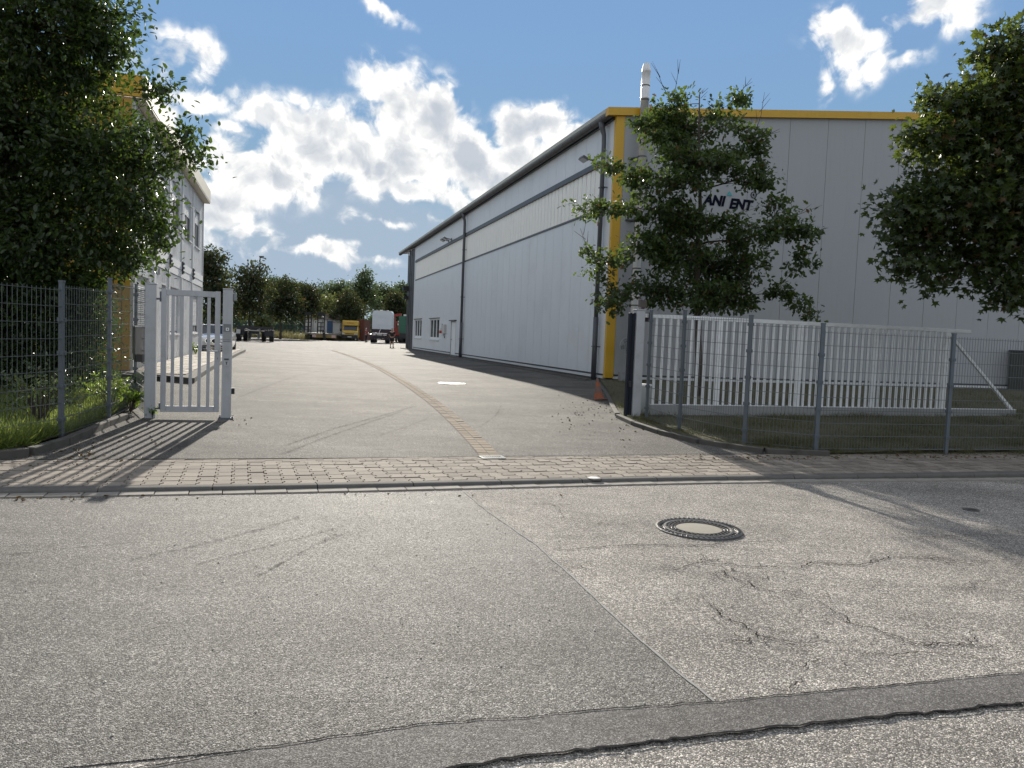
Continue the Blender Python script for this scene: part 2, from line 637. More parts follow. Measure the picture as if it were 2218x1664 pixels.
def asphalt(name, lo, hi, scale, rough, bump=0.6, spec=0.5, stain=0.25, tint=(1.0, 0.97, 0.92), lanes=True):
    m_ = bpy.data.materials.new(name)
    m_.use_nodes = True
    t = NT(m_.node_tree)
    p = m_.node_tree.nodes['Principled BSDF']
    gm = t.n('ShaderNodeNewGeometry')
    co = gm.outputs['Position']
    cell = t.voro(co, scale, 'F1', 'Color')
    sc = t.n('ShaderNodeSeparateColor')
    t.link(cell, sc.inputs[0])
    dist = t.voro(co, scale, 'F1', 'Distance')
    fine = t.noise(co, scale * 0.45, 4, 0.7)
    v = t.m('ADD', t.m('MULTIPLY', t.m('POWER', sc.outputs[0], 4.0), 0.95), t.m('MULTIPLY', t.m('SUBTRACT', fine, 0.28), 0.50), clamp=True)
    base = t.mix(v, tuple(lo * c for c in tint), tuple(hi * c for c in tint))
    # broad unevenness: worn tracks, patches, oil and dust
    broad = t.noise(co, 0.55, 7, 0.62)
    f = t.ramp(broad, 0.35, 0.7, 1.0 - stain, 1.0 + stain * 0.8)
    mid = t.ramp(t.noise(co, 3.3, 6, 0.7), 0.3, 0.75, 0.86, 1.12)
    f = t.m('MULTIPLY', f, mid)
    f = t.m('MULTIPLY', f, t.ramp(t.noise(co, 34, 3, 0.75), 0.30, 0.70, 0.76, 1.24))
    # polished wheel lanes along the street and a few oil spots
    mp = t.n('ShaderNodeMapping')
    mp.inputs['Rotation'].default_value = (0, 0, -0.34 if lanes else 1.0)
    mp.inputs['Scale'].default_value = (0.10, 1.0, 1.0)
    t.link(co, mp.inputs[0])
    f = t.m('MULTIPLY', f, t.ramp(t.noise(mp.outputs[0], 1.3, 5, 0.6), 0.35, 0.68, 0.86, 1.10))
    spot = t.voro(co, 0.9, 'F1', 'Distance')
    blot = t.m('ADD', spot, t.m('MULTIPLY', t.m('SUBTRACT', t.noise(co, 14, 4, 0.6), 0.5), 0.12))
    f = t.m('MULTIPLY', f, t.ramp(blot, 0.03, 0.12, 0.74, 1.0))
    vm = t.n('ShaderNodeVectorMath', operation='SCALE')
    t.link(base, vm.inputs[0])
    t.link(f, vm.inputs['Scale'])
    t.link(vm.outputs[0], p.inputs['Base Color'])
    rg = t.ramp(sc.outputs[1], 0.0, 1.0, rough - 0.15, min(1.0, rough + 0.12), smooth=False)
    t.link(rg, p.inputs['Roughness'])
    p.inputs['Specular IOR Level'].default_value = spec
    h = t.m('ADD', t.m('MULTIPLY', t.m('SUBTRACT', 1.0, dist), 0.8), t.m('MULTIPLY', sc.outputs[2], 0.5))
    h = t.m('ADD', h, t.m('MULTIPLY', t.noise(co, scale * 0.16, 4, 0.6), 1.0))
    b = t.n('ShaderNodeBump')
    b.inputs['Strength'].default_value = bump
    b.inputs['Distance'].default_value = 0.004
    t.link(h, b.inputs['Height'])
    t.link(b.outputs[0], p.inputs['Normal'])
    MATS[name] = m_
    return m_


def leafmat(name, c1, c2, trans, rough=0.38, tmix=0.38, odd=None):
    m_ = bpy.data.materials.new(name)
    m_.use_nodes = True
    t = NT(m_.node_tree)
    nt = m_.node_tree
    p = nt.nodes['Principled BSDF']
    gm = t.n('ShaderNodeNewGeometry')
    r = gm.outputs['Random Per Island']
    c = t.mix(r, c1, c2)
    tcol = t.mix(r, tuple(v * 0.75 for v in trans), tuple(v * 1.25 for v in trans))
    if odd:
        k = t.ramp(t.m('FRACT', t.m('MULTIPLY', r, 37.0)), 1.0 - odd[1], 1.0 - odd[1] + 0.01)
        c = t.mix(k, c, odd[0])
        tcol = t.mix(k, tcol, tuple(v * 1.6 for v in odd[0]))
    t.link(c, p.inputs['Base Color'])
    p.inputs['Roughness'].default_value = rough
    p.inputs['Specular IOR Level'].default_value = 0.55
    tr = t.n('ShaderNodeBsdfTranslucent')
    t.link(tcol, tr.inputs['Color'])
    mx = t.n('ShaderNodeMixShader')
    mx.inputs[0].default_value = tmix
    t.link(p.outputs[0], mx.inputs[1])
    t.link(tr.outputs[0], mx.inputs[2])
    t.link(mx.outputs[0], nt.nodes['Material Output'].inputs[0])
    MATS[name] = m_
    return m_


def glassmat(name, col=(0.03, 0.04, 0.05), rough=0.04):
    return mat(name, col, rough, 0.0, 0.9)


M_ROAD_OLD = asphalt('old_asphalt', 0.08, 0.80, 160, 0.90, 0.8, 0.18, 0.16, (1.0, 0.93, 0.84))
M_ROAD_NEW = asphalt('newer_asphalt', 0.03, 0.45, 160, 0.80, 0.95, 0.26, 0.12, (1.0, 0.955, 0.88))
M_ROAD_STRIP = asphalt('patch_asphalt', 0.06, 0.30, 190, 0.85, 0.45, 0.25, 0.2, (1.0, 0.95, 0.9))
M_YARD = asphalt('yard_asphalt', 0.05, 0.32, 120, 0.92, 0.6, 0.13, 0.24, (1.0, 0.95, 0.86), lanes=False)
M_TAR = mat('bitumen', (0.018, 0.018, 0.019), 0.95, spec=0.05, var=0.3, vscale=20, bump=0.4)
M_CRACK = mat('crack_shadow', (0.022, 0.02, 0.018), 1.0, spec=0.0)
M_TRACK = mat('tyre_rubber_mark', (0.07, 0.066, 0.062), 1.0, spec=0.0, var=0.5, vscale=9)
M_SEAM = mat('seam_filler', (0.30, 0.295, 0.28), 0.9, spec=0.1, var=0.3, vscale=14)
M_PAVER = mat('concrete_paver', (0.25, 0.22, 0.187), 0.9, spec=0.12, var=0.2, vscale=9, bump=0.35, bscale=120, island=0.2, dirt=((0.10, 0.088, 0.07), 0.7, 1.7))
M_SAND = mat('joint_sand', (0.055, 0.048, 0.04), 0.95, var=0.3, vscale=30)
M_KERB = mat('kerb_concrete', (0.13, 0.125, 0.117), 0.9, spec=0.12, var=0.2, vscale=5, bump=0.35, bscale=90, island=0.07, dirt=((0.09, 0.08, 0.07), 0.6, 3))
M_EDGING = mat('shaded_edging', (0.085, 0.08, 0.07), 0.9, var=0.3, vscale=4, bump=0.4, bscale=70, dirt=((0.03, 0.035, 0.02), 0.7, 3))  # base darkened to put the shade on the stones into the colour; greenish mottling
M_GUTTER = mat('gutter_concrete', (0.30, 0.28, 0.25), 0.9, spec=0.12, var=0.2, vscale=6, bump=0.3, bscale=90, island=0.10, dirt=((0.14, 0.12, 0.10), 0.5, 3))
M_DRAIN = mat('drain_stone', (0.235, 0.195, 0.15), 0.92, spec=0.08, var=0.2, vscale=6, bump=0.3, bscale=90, island=0.13, dirt=((0.15, 0.12, 0.09), 0.5, 1.4))
M_SOIL = mat('soil', (0.085, 0.07, 0.045), 0.95, var=0.4, vscale=3, bump=0.8, bscale=14)
M_LAWN = mat('lawn_ground', (0.065, 0.06, 0.03), 0.95, var=0.45, vscale=2.2, bump=1.0, bscale=30, dirt=((0.12, 0.10, 0.055), 0.7, 0.7))
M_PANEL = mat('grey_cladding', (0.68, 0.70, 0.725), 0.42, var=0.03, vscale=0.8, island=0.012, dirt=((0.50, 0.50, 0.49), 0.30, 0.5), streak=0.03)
M_GABLE = mat('shaded_gable_cladding', (0.36, 0.372, 0.388), 0.45, var=0.03, vscale=0.8, dirt=((0.33, 0.33, 0.33), 0.3, 0.5), streak=0.06)  # same cladding as the side wall, its shade painted in as darker grey
M_BACK = mat('dark_joint', (0.10, 0.105, 0.11), 0.8)
M_LIGHTBAND = mat('translucent_sheet', (0.90, 0.885, 0.83), 0.5, var=0.06, vscale=3, streak=0.12)
M_YELLOW = mat('yellow_sheet', (0.62, 0.36, 0.02), 0.42, var=0.06, vscale=2, streak=0.08)
M_OCHRE = mat('ochre_sheet', (0.46, 0.27, 0.03), 0.5, var=0.08, vscale=2, streak=0.1)
M_DARKTRIM = mat('dark_trim', (0.055, 0.058, 0.065), 0.45, var=0.15, vscale=5)
M_GUTTERMETAL = mat('zinc_gutter', (0.085, 0.082, 0.08), 0.5, 0.3, var=0.2, vscale=3, streak=0.2)
M_WHITETRIM = mat('white_trim', (0.62, 0.63, 0.64), 0.45, var=0.05, vscale=3)
M_PLINTH = mat('concrete_plinth', (0.15, 0.143, 0.132), 0.9, var=0.25, vscale=3, bump=0.4, bscale=60)
M_PIPE = mat('pipe_grey', (0.09, 0.095, 0.105), 0.45, 0.2, var=0.15, vscale=4)
M_STEEL = mat('stainless_flue', (0.75, 0.75, 0.75), 0.4, 0.1, var=0.1, vscale=4)
M_GATE = mat('gate_aluminium', (0.45, 0.46, 0.48), 0.45, 0.2, var=0.07, vscale=4, streak=0.1, dirt=((0.26, 0.26, 0.25), 0.4, 2.5))
M_GATE_LT = mat('gate_white_grey', (0.78, 0.79, 0.80), 0.42, 0.1, var=0.06, vscale=4, dirt=((0.32, 0.32, 0.30), 0.35, 3))
M_POST = mat('fence_post_paint', (0.115, 0.135, 0.155), 0.5, 0.3, var=0.12, vscale=6, streak=0.15)
M_WIRE = mat('fence_wire', (0.13, 0.145, 0.15), 0.45, 0.4)
M_BLACK = mat('black_plastic', (0.02, 0.02, 0.022), 0.45)
M_SAFE = mat('safety_edge_rubber', (0.016, 0.02, 0.032), 0.6, spec=0.2)
M_RUBBER = mat('rubber', (0.02, 0.02, 0.02), 0.85)
M_GLASS = glassmat('window_glass', (0.05, 0.06, 0.07), 0.05)
M_BLIND = mat('roller_blind', (0.55, 0.56, 0.57), 0.6)
M_IRON = mat('cast_iron', (0.14, 0.135, 0.13), 0.38, 0.6, var=0.3, vscale=14, bump=0.3)
M_FILL = mat('manhole_concrete', (0.235, 0.215, 0.175), 0.85, var=0.15, vscale=9, bump=0.3, bscale=60)
M_ORANGE = mat('cone_orange', (0.29, 0.085, 0.035), 0.6, var=0.2, vscale=9)
M_CONEDARK = mat('cone_band', (0.16, 0.09, 0.07), 0.6, var=0.3, vscale=14)
M_CONTAINER = mat('module_panel', (0.76, 0.77, 0.78), 0.5, var=0.05, vscale=1.2, dirt=((0.34, 0.34, 0.33), 0.5, 0.8), streak=0.16)
M_CREAM = mat('cream_fascia', (0.60, 0.54, 0.42), 0.5, var=0.06, vscale=2, streak=0.1)
M_FRAME = mat('window_frame_grey', (0.34, 0.35, 0.36), 0.5)
M_WFRAME = mat('window_frame_white', (0.78, 0.79, 0.8), 0.4)
M_BARK = mat('bark', (0.075, 0.06, 0.045), 0.9, var=0.35, vscale=8, bump=1.0, bscale=18)
M_TWIG = mat('twig', (0.06, 0.05, 0.035), 0.9)

# ================================================================== THE SETTING
KERB = [(-40, -5.0), (-14, 3.64), (-4.56, 6.85), (-2.71, 7.47), (-.5, 8.3), (2.26, 9.38), (7.38, 11.0), (16, 13.7), (40, 21.5)]
_ks = [0.0]
for i in range(len(KERB) - 1):
    _ks.append(_ks[-1] + math.dist(KERB[i], KERB[i + 1]))


def kp(s, d=0.0):
    """a point at length s along the kerb line and d behind it, with the direction of the line (smoothed)"""
    def raw(s):
        s = min(max(s, 0.01), _ks[-1] - 0.01)
        for i in range(len(KERB) - 1):
            if s <= _ks[i + 1]:
                t = (s - _ks[i]) / (_ks[i + 1] - _ks[i])
                return KERB[i][0] * (1 - t) + KERB[i + 1][0] * t, KERB[i][1] * (1 - t) + KERB[i + 1][1] * t
    a, b = raw(s - 1.2), raw(s + 1.2)
    c = raw(s)
    x, y = (a[0] + b[0] + 2 * c[0]) / 4, (a[1] + b[1] + 2 * c[1]) / 4
    L = math.hypot(b[0] - a[0], b[1] - a[1])
    tx, ty = (b[0] - a[0]) / L, (b[1] - a[1]) / L
    return x - ty * d, y + tx * d, math.atan2(ty, tx)


def s_at_x(x):
    lo, hi = 0, _ks[-1]
    for _ in range(50):
        mid = (lo + hi) / 2
        if kp(mid)[0] < x:
            lo = mid
        else:
            hi = mid
    return lo


# far ground, reaching the horizon
xs = [-600, -300, -150, -80, -50] + list(np.arange(-36, 37, 3.0)) + [50, 80, 150, 300, 600]
ys = [-300, -120, -60, -30, -15, -8, -4] + list(np.arange(-2, 60, 2.0)) + [65, 72, 80, 95, 120, 160, 220, 320, 480, 700]
vs = [(x, y, g(x, y) - 0.22) for y in ys for x in xs]
nx = len(xs)
fs = [(j * nx + i, j * nx + i + 1, (j + 1) * nx + i + 1, (j + 1) * nx + i) for j in range(len(ys) - 1) for i in range(nx - 1)]
me = bpy.data.meshes.new('ground')
me.from_pydata(vs, [], fs)
me.materials.append(M_SOIL)
tag(link(bpy.data.objects.new('ground', me)), kind='structure')

# the street
S0, S1 = s_at_x(-30), s_at_x(30)
ss_ = np.linspace(S0, S1, 61)
road = loft('road', [kp(s, -0.165)[:2] for s in ss_], [kp(s, -9.5)[:2] for s in ss_], 24, gr, M_ROAD_OLD)


def rz4(x, y):
    return gr(x, y) + 0.004


def rz8(x, y):
    return gr(x, y) + 0.008


def jitter(pts, amp, seg, seed):
    rg = random.Random(seed)
    out = []
    for i in range(len(pts) - 1):
        a, b = pts[i], pts[i + 1]
        L = math.dist(a, b)
        n = max(1, int(L / seg))
        for k in range(n):
            t = k / n
            out.append((a[0] + (b[0] - a[0]) * t + rg.uniform(-amp, amp), a[1] + (b[1] - a[1]) * t + rg.uniform(-amp, amp)))
    out.append(pts[-1])
    return out


SEAM = [(-0.47, 8.02), (-0.2, 7.2), (0.24, 6.07), (0.5, 5.2), (0.69, 4.46), (0.86, 3.9), (1.0, 3.47)]
seam = jitter(SEAM, 0.006, 0.12, 3)
sx = s_at_x(-14)
s_end = s_at_x(-0.47)
# newer asphalt to the left of the seam
n_ = len(seam)
leftA = []
for i, p in enumerate(seam):
    t = i / (n_ - 1)
    d = -0.170 - t * 4.2
    leftA.append(kp(s_at_x(-16), d)[:2])
newer = loft('newer_asphalt', leftA, seam, 30, rz4, M_ROAD_NEW, parent=road, kind=None)
sg = ribbon('joint_filler', SEAM, 0.015, rz8, M_SEAM, road, jag=0.004, seg=0.07, seed=5)
# dark filled trench across the foreground
STRIP_T = [(-9.0, -0.55), (-4.0, 1.45), (-1.02, 2.85), (-0.34, 3.12), (0.98, 3.47), (2.77, 3.99), (4.6, 4.55), (12, 6.9)]
STRIP_B = [(-8.9, -0.95), (-3.9, 1.1), (-0.95, 2.52), (-0.3, 2.79), (0.91, 3.17), (2.55, 3.64), (4.5, 4.2), (12, 6.5)]
ta, tb = jitter(STRIP_T, 0.009, 0.05, 8), None
# sample the lower edge at matching parameters
tb = []
for i in range(len(STRIP_T) - 1):
    n = max(1, int(math.dist(STRIP_T[i], STRIP_T[i + 1]) / 0.05))
    for k in range(n):
        t = k / n
        a, b = STRIP_B[i], STRIP_B[i + 1]
        tb.append((a[0] + (b[0] - a[0]) * t + random.uniform(-.012, .012), a[1] + (b[1] - a[1]) * t + random.uniform(-.012, .012)))
tb.append(STRIP_B[-1])
strip = loft('trench_patch', ta, tb, 4, lambda x, y: gr(x, y) + 0.010, M_ROAD_STRIP, parent=road, kind=None)
ribbon('tar_edge', ta, 0.008, lambda x, y: gr(x, y) + 0.014, M_TAR, road, jag=0.003, seg=0.5, seed=9)
ribbon('tar_edge', tb, 0.015, lambda x, y: gr(x, y) + 0.014, M_TAR, road, jag=0.004, seg=0.5, seed=10)


def rpx(pts, dz=-0.045):
    return [tuple(on(px, py, dz)[:2]) for px, py in pts]


CRACKS = [
    ([(1168, 1192), (1300, 1187), (1420, 1182), (1560, 1178), (1700, 1170)], 0.016),
    ([(1700, 1170), (1850, 1166), (2000, 1164), (2218, 1160)], 0.009),
    ([(1395, 1222), (1420, 1236), (1480, 1232), (1505, 1222), (1580, 1222), (1640, 1230), (1720, 1232), (1800, 1222), (1900, 1215), (1990, 1212), (2100, 1215), (2218, 1218)], 0.014),
    ([(1505, 1222), (1560, 1214), (1590, 1212)], 0.011),
    ([(1590, 1225), (1560, 1238), (1590, 1255), (1630, 1272), (1690, 1285), (1715, 1280), (1760, 1288)], 0.012),
    ([(1690, 1285), (1740, 1300), (1800, 1320), (1830, 1350), (1900, 1365), (1960, 1390), (2010, 1402), (2100, 1400), (2218, 1412)], 0.009),
    ([(1500, 1295), (1550, 1320), (1600, 1350), (1640, 1380), (1700, 1390), (1755, 1396), (1775, 1390)], 0.011),
    ([(1640, 1380), (1620, 1392), (1580, 1390)], 0.008),
    ([(1890, 1363), (1960, 1385), (2010, 1400), (2060, 1398), (2110, 1385), (2120, 1370), (2160, 1362)], 0.010),
    ([(1800, 1404), (1880, 1418), (1960, 1418), (2060, 1422), (2140, 1430), (2218, 1436)], 0.010),
    ([(1690, 1440), (1740, 1450), (1760, 1436), (1800, 1432)], 0.008),
    ([(1655, 1500), (1715, 1500), (1740, 1480), (1725, 1460)], 0.007),
    ([(1850, 1262), (1900, 1275), (1925, 1290)], 0.006), ([(2020, 1275), (2100, 1262), (2200, 1265)], 0.007),
    ([(1700, 1210), (1760, 1228), (1820, 1230)], 0.007), ([(1990, 1205), (2050, 1222), (2120, 1226)], 0.008),
    ([(1180, 1090), (1215, 1112), (1250, 1130)], 0.006), ([(1200, 1215), (1260, 1228), (1300, 1240)], 0.006),
    ([(1410, 1140), (1330, 1135), (1240, 1132)], 0.006), ([(1120, 1095), (1180, 1092), (1250, 1098)], 0.007),
    ([(1640, 1165), (1700, 1180), (1760, 1186)], 0.007), ([(1480, 1160), (1500, 1172), (1540, 1178)], 0.006),
    ([(700, 1156), (740, 1162), (762, 1158)], 0.006),
]
for k, (px, w) in enumerate(CRACKS):
    P = fractal(rpx(px), 0.24 if k > 1 else 0.08, 0.025, 100 + k)
    ribbon('road_crack', P, w * 0.75, rz8, M_CRACK, road, jag=0.0016, seg=0.5, seed=k, taper=True)
    rgc = random.Random(700 + k)
    for _ in range(int(3 + len(px) * 1.3) if k > 1 else 2):
        a = P[rgc.randrange(len(P))]
        th_ = rgc.uniform(0, 2 * math.pi)
        L_ = rgc.uniform(.10, .42)
        br = fractal([a, (a[0] + L_ * math.cos(th_) * .6, a[1] + L_ * math.sin(th_) * .45), (a[0] + L_ * math.cos(th_ + .4), a[1] + L_ * math.sin(th_ + .4))], 0.25, 0.02, rgc.random())
        if br[-1][1] > STRIP_T[3][1] + .45 + .29 * br[-1][0]:
            ribbon('road_crack', br, w * 0.36, rz8, M_CRACK, road, jag=0.001, seg=0.5, seed=k, taper=True)
# faint rubber marks left by turning lorries
TRACKS = [([(280, 1215), (420, 1185), (560, 1150), (650, 1120)], 0.05), ([(420, 1225), (560, 1190), (680, 1160), (745, 1140)], 0.035),
          ([(560, 1250), (640, 1205), (700, 1175), (760, 1152)], 0.035), ([(0, 1205), (150, 1190), (310, 1175)], 0.03)]
mt = M_TRACK
nt = NT(mt.node_tree)
pb = mt.node_tree.nodes['Principled BSDF']
gmn = nt.n('ShaderNodeNewGeometry')
nt.link(nt.m('MULTIPLY', nt.ramp(nt.noise(gmn.outputs['Position'], 22, 5, 0.75), 0.38, 0.72), 0.55), pb.inputs['Alpha'])
for k, (px, w) in enumerate(TRACKS):
    ribbon('tyre_mark', rpx(px), w, rz8, M_TRACK, road, jag=0.002, seg=0.12, seed=k)

# gutter stones along the kerb
gm_ = MB()
gm_.prism([(0.004, -0.163), (0.296, -0.163), (0.296, -0.006), (0.004, -0.006)], -0.06, 0.012)
gsrc = gm_.build('gutter_stone', M_GUTTER, bevel=0.004)
C.objects.unlink(gsrc)
ga, gb_ = s_at_x(-6.2), s_at_x(11)
k = 0
s = ga
while s < gb_:
    x, y, a = kp(s)
    o = inst(gsrc, 'gutter_stone', (x, y, gr(x, y) + random.uniform(-.001, .002)), a, road)
    s += 0.30
# kerb stones
pave = loft('pavement', [kp(s, 0.10)[:2] for s in ss_], [kp(s, 1.66)[:2] for s in ss_], 4, lambda x, y: g(x, y) - 0.016, M_SAND)
km = MB()
prof = [(0.0, -0.16), (0.0, -0.030), (0.006, -0.016), (0.022, -0.004), (0.045, 0.0), (0.125, 0.0), (0.125, -0.16)]
vs = [(xx, yy, zz) for xx in (0.004, 0.994) for (yy, zz) in prof]
n7 = len(prof)
km.add(vs, [tuple(range(n7)), tuple(range(n7, 2 * n7))[::-1]] + [(i + n7, (i + 1) % n7 + n7, (i + 1) % n7, i) for i in range(n7)])
ksrc = km.build('kerb_stone', M_KERB)
C.objects.unlink(ksrc)
s = s_at_x(-11.4)
while s < s_at_x(18):
    x, y, a = kp(s)
    x2, y2, _ = kp(s + 1.0)
    o = inst(ksrc, 'kerb_stone', (x, y, g(x, y) + 0.002), 0, pave, rot=(0, -math.atan2(g(x2, y2) - g(x, y), 1.0), math.atan2(y2 - y, x2 - x)))
    s += 1.0

# interlocking pavers: the nearest ones one by one, the rest as one field
PW_, PD_ = 0.165, 0.213
SIDE = [(0, 0), (0.055, 0), (0.076, 0.028), (0.137, 0.028), (0.158, 0), (PD_, 0)]


def paver_outline(ins=0.0055):
    left = [(o + ins, min(max(v, ins), PD_ - ins)) for v, o in SIDE]
    right = [(o + PW_ - ins, min(max(v, ins), PD_ - ins)) for v, o in SIDE]
    return [(x, y) for x, y in right] + [(x, y) for x, y in left[::-1]]


pm = MB()
pm.prism(paver_outline(), -0.03, 0.0)
psrc = pm.build('paver', M_PAVER)
bmx = bmesh.new()
bmx.from_mesh(psrc.data)
bmesh.ops.recalc_face_normals(bmx, faces=bmx.faces)
bmx.to_mesh(psrc.data)
bmx.free()
C.objects.unlink(psrc)
bmm = MB()
bmm.box(0.004, 0.196, 0.004, 0.098, -0.03, 0.0)
bsrc = bmm.build('border_paver', M_PAVER)
C.objects.unlink(bsrc)
cells = []
s = s_at_x(-11)
while s < s_at_x(17):
    for r in range(6):
        d = 0.13 + r * (PD_ + 0.001)
        x, y, a = kp(s, d)
        cells.append((math.hypot(x * 1.05, y), x, y, a))
    s += PW_
# keep what the photo shows, nearest first
vis = sorted([c for c in cells if -0.70 * c[2] < c[1] < 0.70 * c[2]])
near_set = set(vis[:300])
fv, ff = [], []
out = paver_outline()
no = len(out)
for c in cells:
    _, x, y, a = c
    z = g(x, y) + random.uniform(-.0035, .0035)
    if c in near_set:
        inst(psrc, 'paver', (x, y, z), a, pave, rot=(random.uniform(-.006, .006), random.uniform(-.006, .006), a))
    else:
        b = len(fv)
        ca, sa = math.cos(a), math.sin(a)
        for zz in (z - .03, z):
            for (u, v) in out:
                fv.append((x + u * ca - v * sa, y + u * sa + v * ca, zz))
        ff.append(tuple(b + no + i for i in range(no)))
        for i in range(no):
            j = (i + 1) % no
            ff.append((b + i, b + j, b + no + j, b + no + i))
fme = bpy.data.meshes.new('paver_field')
fme.from_pydata(fv, [], ff)
fme.materials.append(M_PAVER)
tag(link(bpy.data.objects.new('paver_field', fme), pave), kind='stuff')
s = s_at_x(-9)
while s < s_at_x(14):
    for r, off in ((0, 0.0), (1, 0.1)):
        x, y, a = kp(s + off, 1.415 + r * 0.103)
        inst(bsrc, 'border_paver', (x, y, g(x, y) + random.uniform(-.002, .002)), a, pave)
    s += 0.2

# the yard: asphalt sheet from the pavement to the far fence
YL = [kp(s_at_x(-5.6), 1.625)[:2], (-5.55, 9.4), (-6.0, 11.2), (-6.5, 12.6), (-7.6, 15.0), (-9.7, 18.5), (-12, 24), (-14.5, 31), (-17, 38), (-26, 50), (-45, 70), (-60, 100), (-70, 132)]
YR = [kp(s_at_x(5.2), 1.625)[:2], (3.25, 12.4), (2.65, 13.83), (2.4, 15.3), (2.55, 18.5), (2.75, 21.5), (3.4, 25.6), (1.6, 31), (-0.4, 38), (-3.5, 50), (-3, 70), (6, 100), (20, 132)]
yard = loft('yard', YL, YR, 70, g, M_YARD, sub=6)


def gz4(x, y):
    return g(x, y) + 0.006


for k, (px, w) in enumerate([([(620, 965), (720, 930), (830, 900), (900, 880)], 0.06), ([(610, 985), (700, 950), (800, 915), (870, 892)], 0.045), ([(820, 945), (880, 925), (925, 908)], 0.03),
                             ([(1040, 925), (1075, 900), (1085, 880)], 0.03), ([(520, 860), (640, 815), (760, 790)], 0.05), ([(510, 770), (560, 757), (640, 752), (700, 756)], 0.10)]):
    ribbon('tyre_mark', rpx(px, 0), w, gz4, M_TRACK, yard, jag=0.002, seg=0.15, seed=40 + k)
# dark joint between asphalt and pavement
ribbon('tar_edge', [kp(s, 1.632)[:2] for s in np.linspace(s_at_x(-5.3), s_at_x(4.6), 40)], 0.018, gz4, M_TAR, yard, jag=0.002, seg=0.1, seed=3)

# drainage channel: two rows of stones winding up the yard
DR = [(-.24, 10.12), (-.44, 11.2), (-.83, 13.07), (-1.53, 16.2), (-2.5, 19.92), (-3.64, 24.28), (-5.41, 31.04), (-7.73, 38.94), (-10.61, 48.26), (-12.98, 55.24)]
dm = MB()
dm.box(0.005, 0.235, 0.004, 0.136, -0.03, 0.0)
dsrc = dm.build('drain_stone', M_DRAIN)
C.objects.unlink(dsrc)


def poly_at(P, s):
    for i in range(len(P) - 1):
        L = math.dist(P[i], P[i + 1])
        if s <= L or i == len(P) - 2:
            t = s / L
            return P[i][0] + (P[i + 1][0] - P[i][0]) * t, P[i][1] + (P[i + 1][1] - P[i][1]) * t, math.atan2(P[i + 1][1] - P[i][1], P[i + 1][0] - P[i][0])
        s -= L


def smooth_poly(P, it=3):
    for _ in range(it):
        Q = [P[0]]
        for i in range(len(P) - 1):
            a, b = P[i], P[i + 1]
            Q += [(a[0] * .75 + b[0] * .25, a[1] * .75 + b[1] * .25), (a[0] * .25 + b[0] * .75, a[1] * .25 + b[1] * .75)]
        Q.append(P[-1])
        P = Q
    return P


DR = smooth_poly(DR)
DLEN = sum(math.dist(DR[i], DR[i + 1]) for i in range(len(DR) - 1))
ribbon('drain_bed', DR, 0.30, lambda x, y: g(x, y) + 0.004, M_SAND, yard, seg=0.4)
fb = MB()
s, cnt = 0.05, 0
while s < DLEN - 0.3:
    x, y, a = poly_at(DR, s)
    for side in (-1, 1):
        oy = 0.002 if side > 0 else -0.142
        px_, py_ = x - math.sin(a) * oy, y + math.cos(a) * oy
        z = g(px_, py_) + 0.009 + random.uniform(-.002, .002)
        if cnt < 230:
            inst(dsrc, 'drain_stone', (px_, py_, z), a + random.uniform(-.01, .01), yard)
        else:
            vs = []
            for zz in (-.03, 0):
                for (u, v) in ((.005, .004), (.235, .004), (.235, .136), (.005, .136)):
                    vs.append((px_ + u * math.cos(a) - v * math.sin(a), py_ + u * math.sin(a) + v * math.cos(a), z + zz))
            fb.add(vs, [(4, 5, 6, 7), (0, 1, 5, 4), (1, 2, 6, 5), (2, 3, 7, 6), (3, 0, 4, 7)])
        cnt += 1
    s += 0.24
fb.build('drain_stones', M_DRAIN, yard, kind='stuff')

# lawn on the right and verge on the left
LL = [(4.3, 11.62), (3.25, 12.33), (2.55, 13.83), (2.25, 15.38), (2.38, 18.2), (2.58, 20.7), (2.9, 25.5)]
LR = [(24, 17.9), (24.5, 19), (25, 20.3), (25.5, 22), (26.5, 25), (27.3, 28), (29, 33.6)]
lawn = loft('lawn', LL, LR, 50, lambda x, y: g(x, y) + 0.045 + 0.012 * math.sin(x * 2.1) * math.sin(y * 1.7), M_LAWN, sub=3)
VL = [(-22, 3.0), (-22, 6), (-22, 10), (-22, 13), (-22, 17), (-22, 20)]
VR = [(-6.3, 7.1), (-5.55, 8.6), (-5.75, 10.1), (-6.15, 11.7), (-6.55, 13.2), (-9.6, 18.7)]
verge = loft('verge', VL, VR, 50, lambda x, y: g(x, y) + 0.05 + 0.03 * math.sin(x * 1.3) * math.sin(y * 1.9), M_LAWN, sub=4)

# edging stones round lawn and verge
em = MB()
em.prism([(0.004, 0), (0.996, 0), (0.996, 0.10), (0.004, 0.10)], -0.15, 0.075)
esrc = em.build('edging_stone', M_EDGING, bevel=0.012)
C.objects.unlink(esrc)


def edging(pts, parent, name='edging_stone', h=0.0, flip=False, L=1.0):
    tot = sum(math.dist(pts[i], pts[i + 1]) for i in range(len(pts) - 1))
    n = max(1, int(round(tot / L)))
    for k in range(n):
        x, y, a = poly_at(pts, tot * k / n)
        x2, y2, _ = poly_at(pts, tot * (k + 1) / n - 1e-4)
        d = math.dist((x, y), (x2, y2))
        inst(esrc, name, (x, y, g(x, y) + h), 0, parent, scale=(d * 0.995, 1, 1),
             rot=(0, -math.atan2(g(x2, y2) - g(x, y), d), math.atan2(y2 - y, x2 - x)))


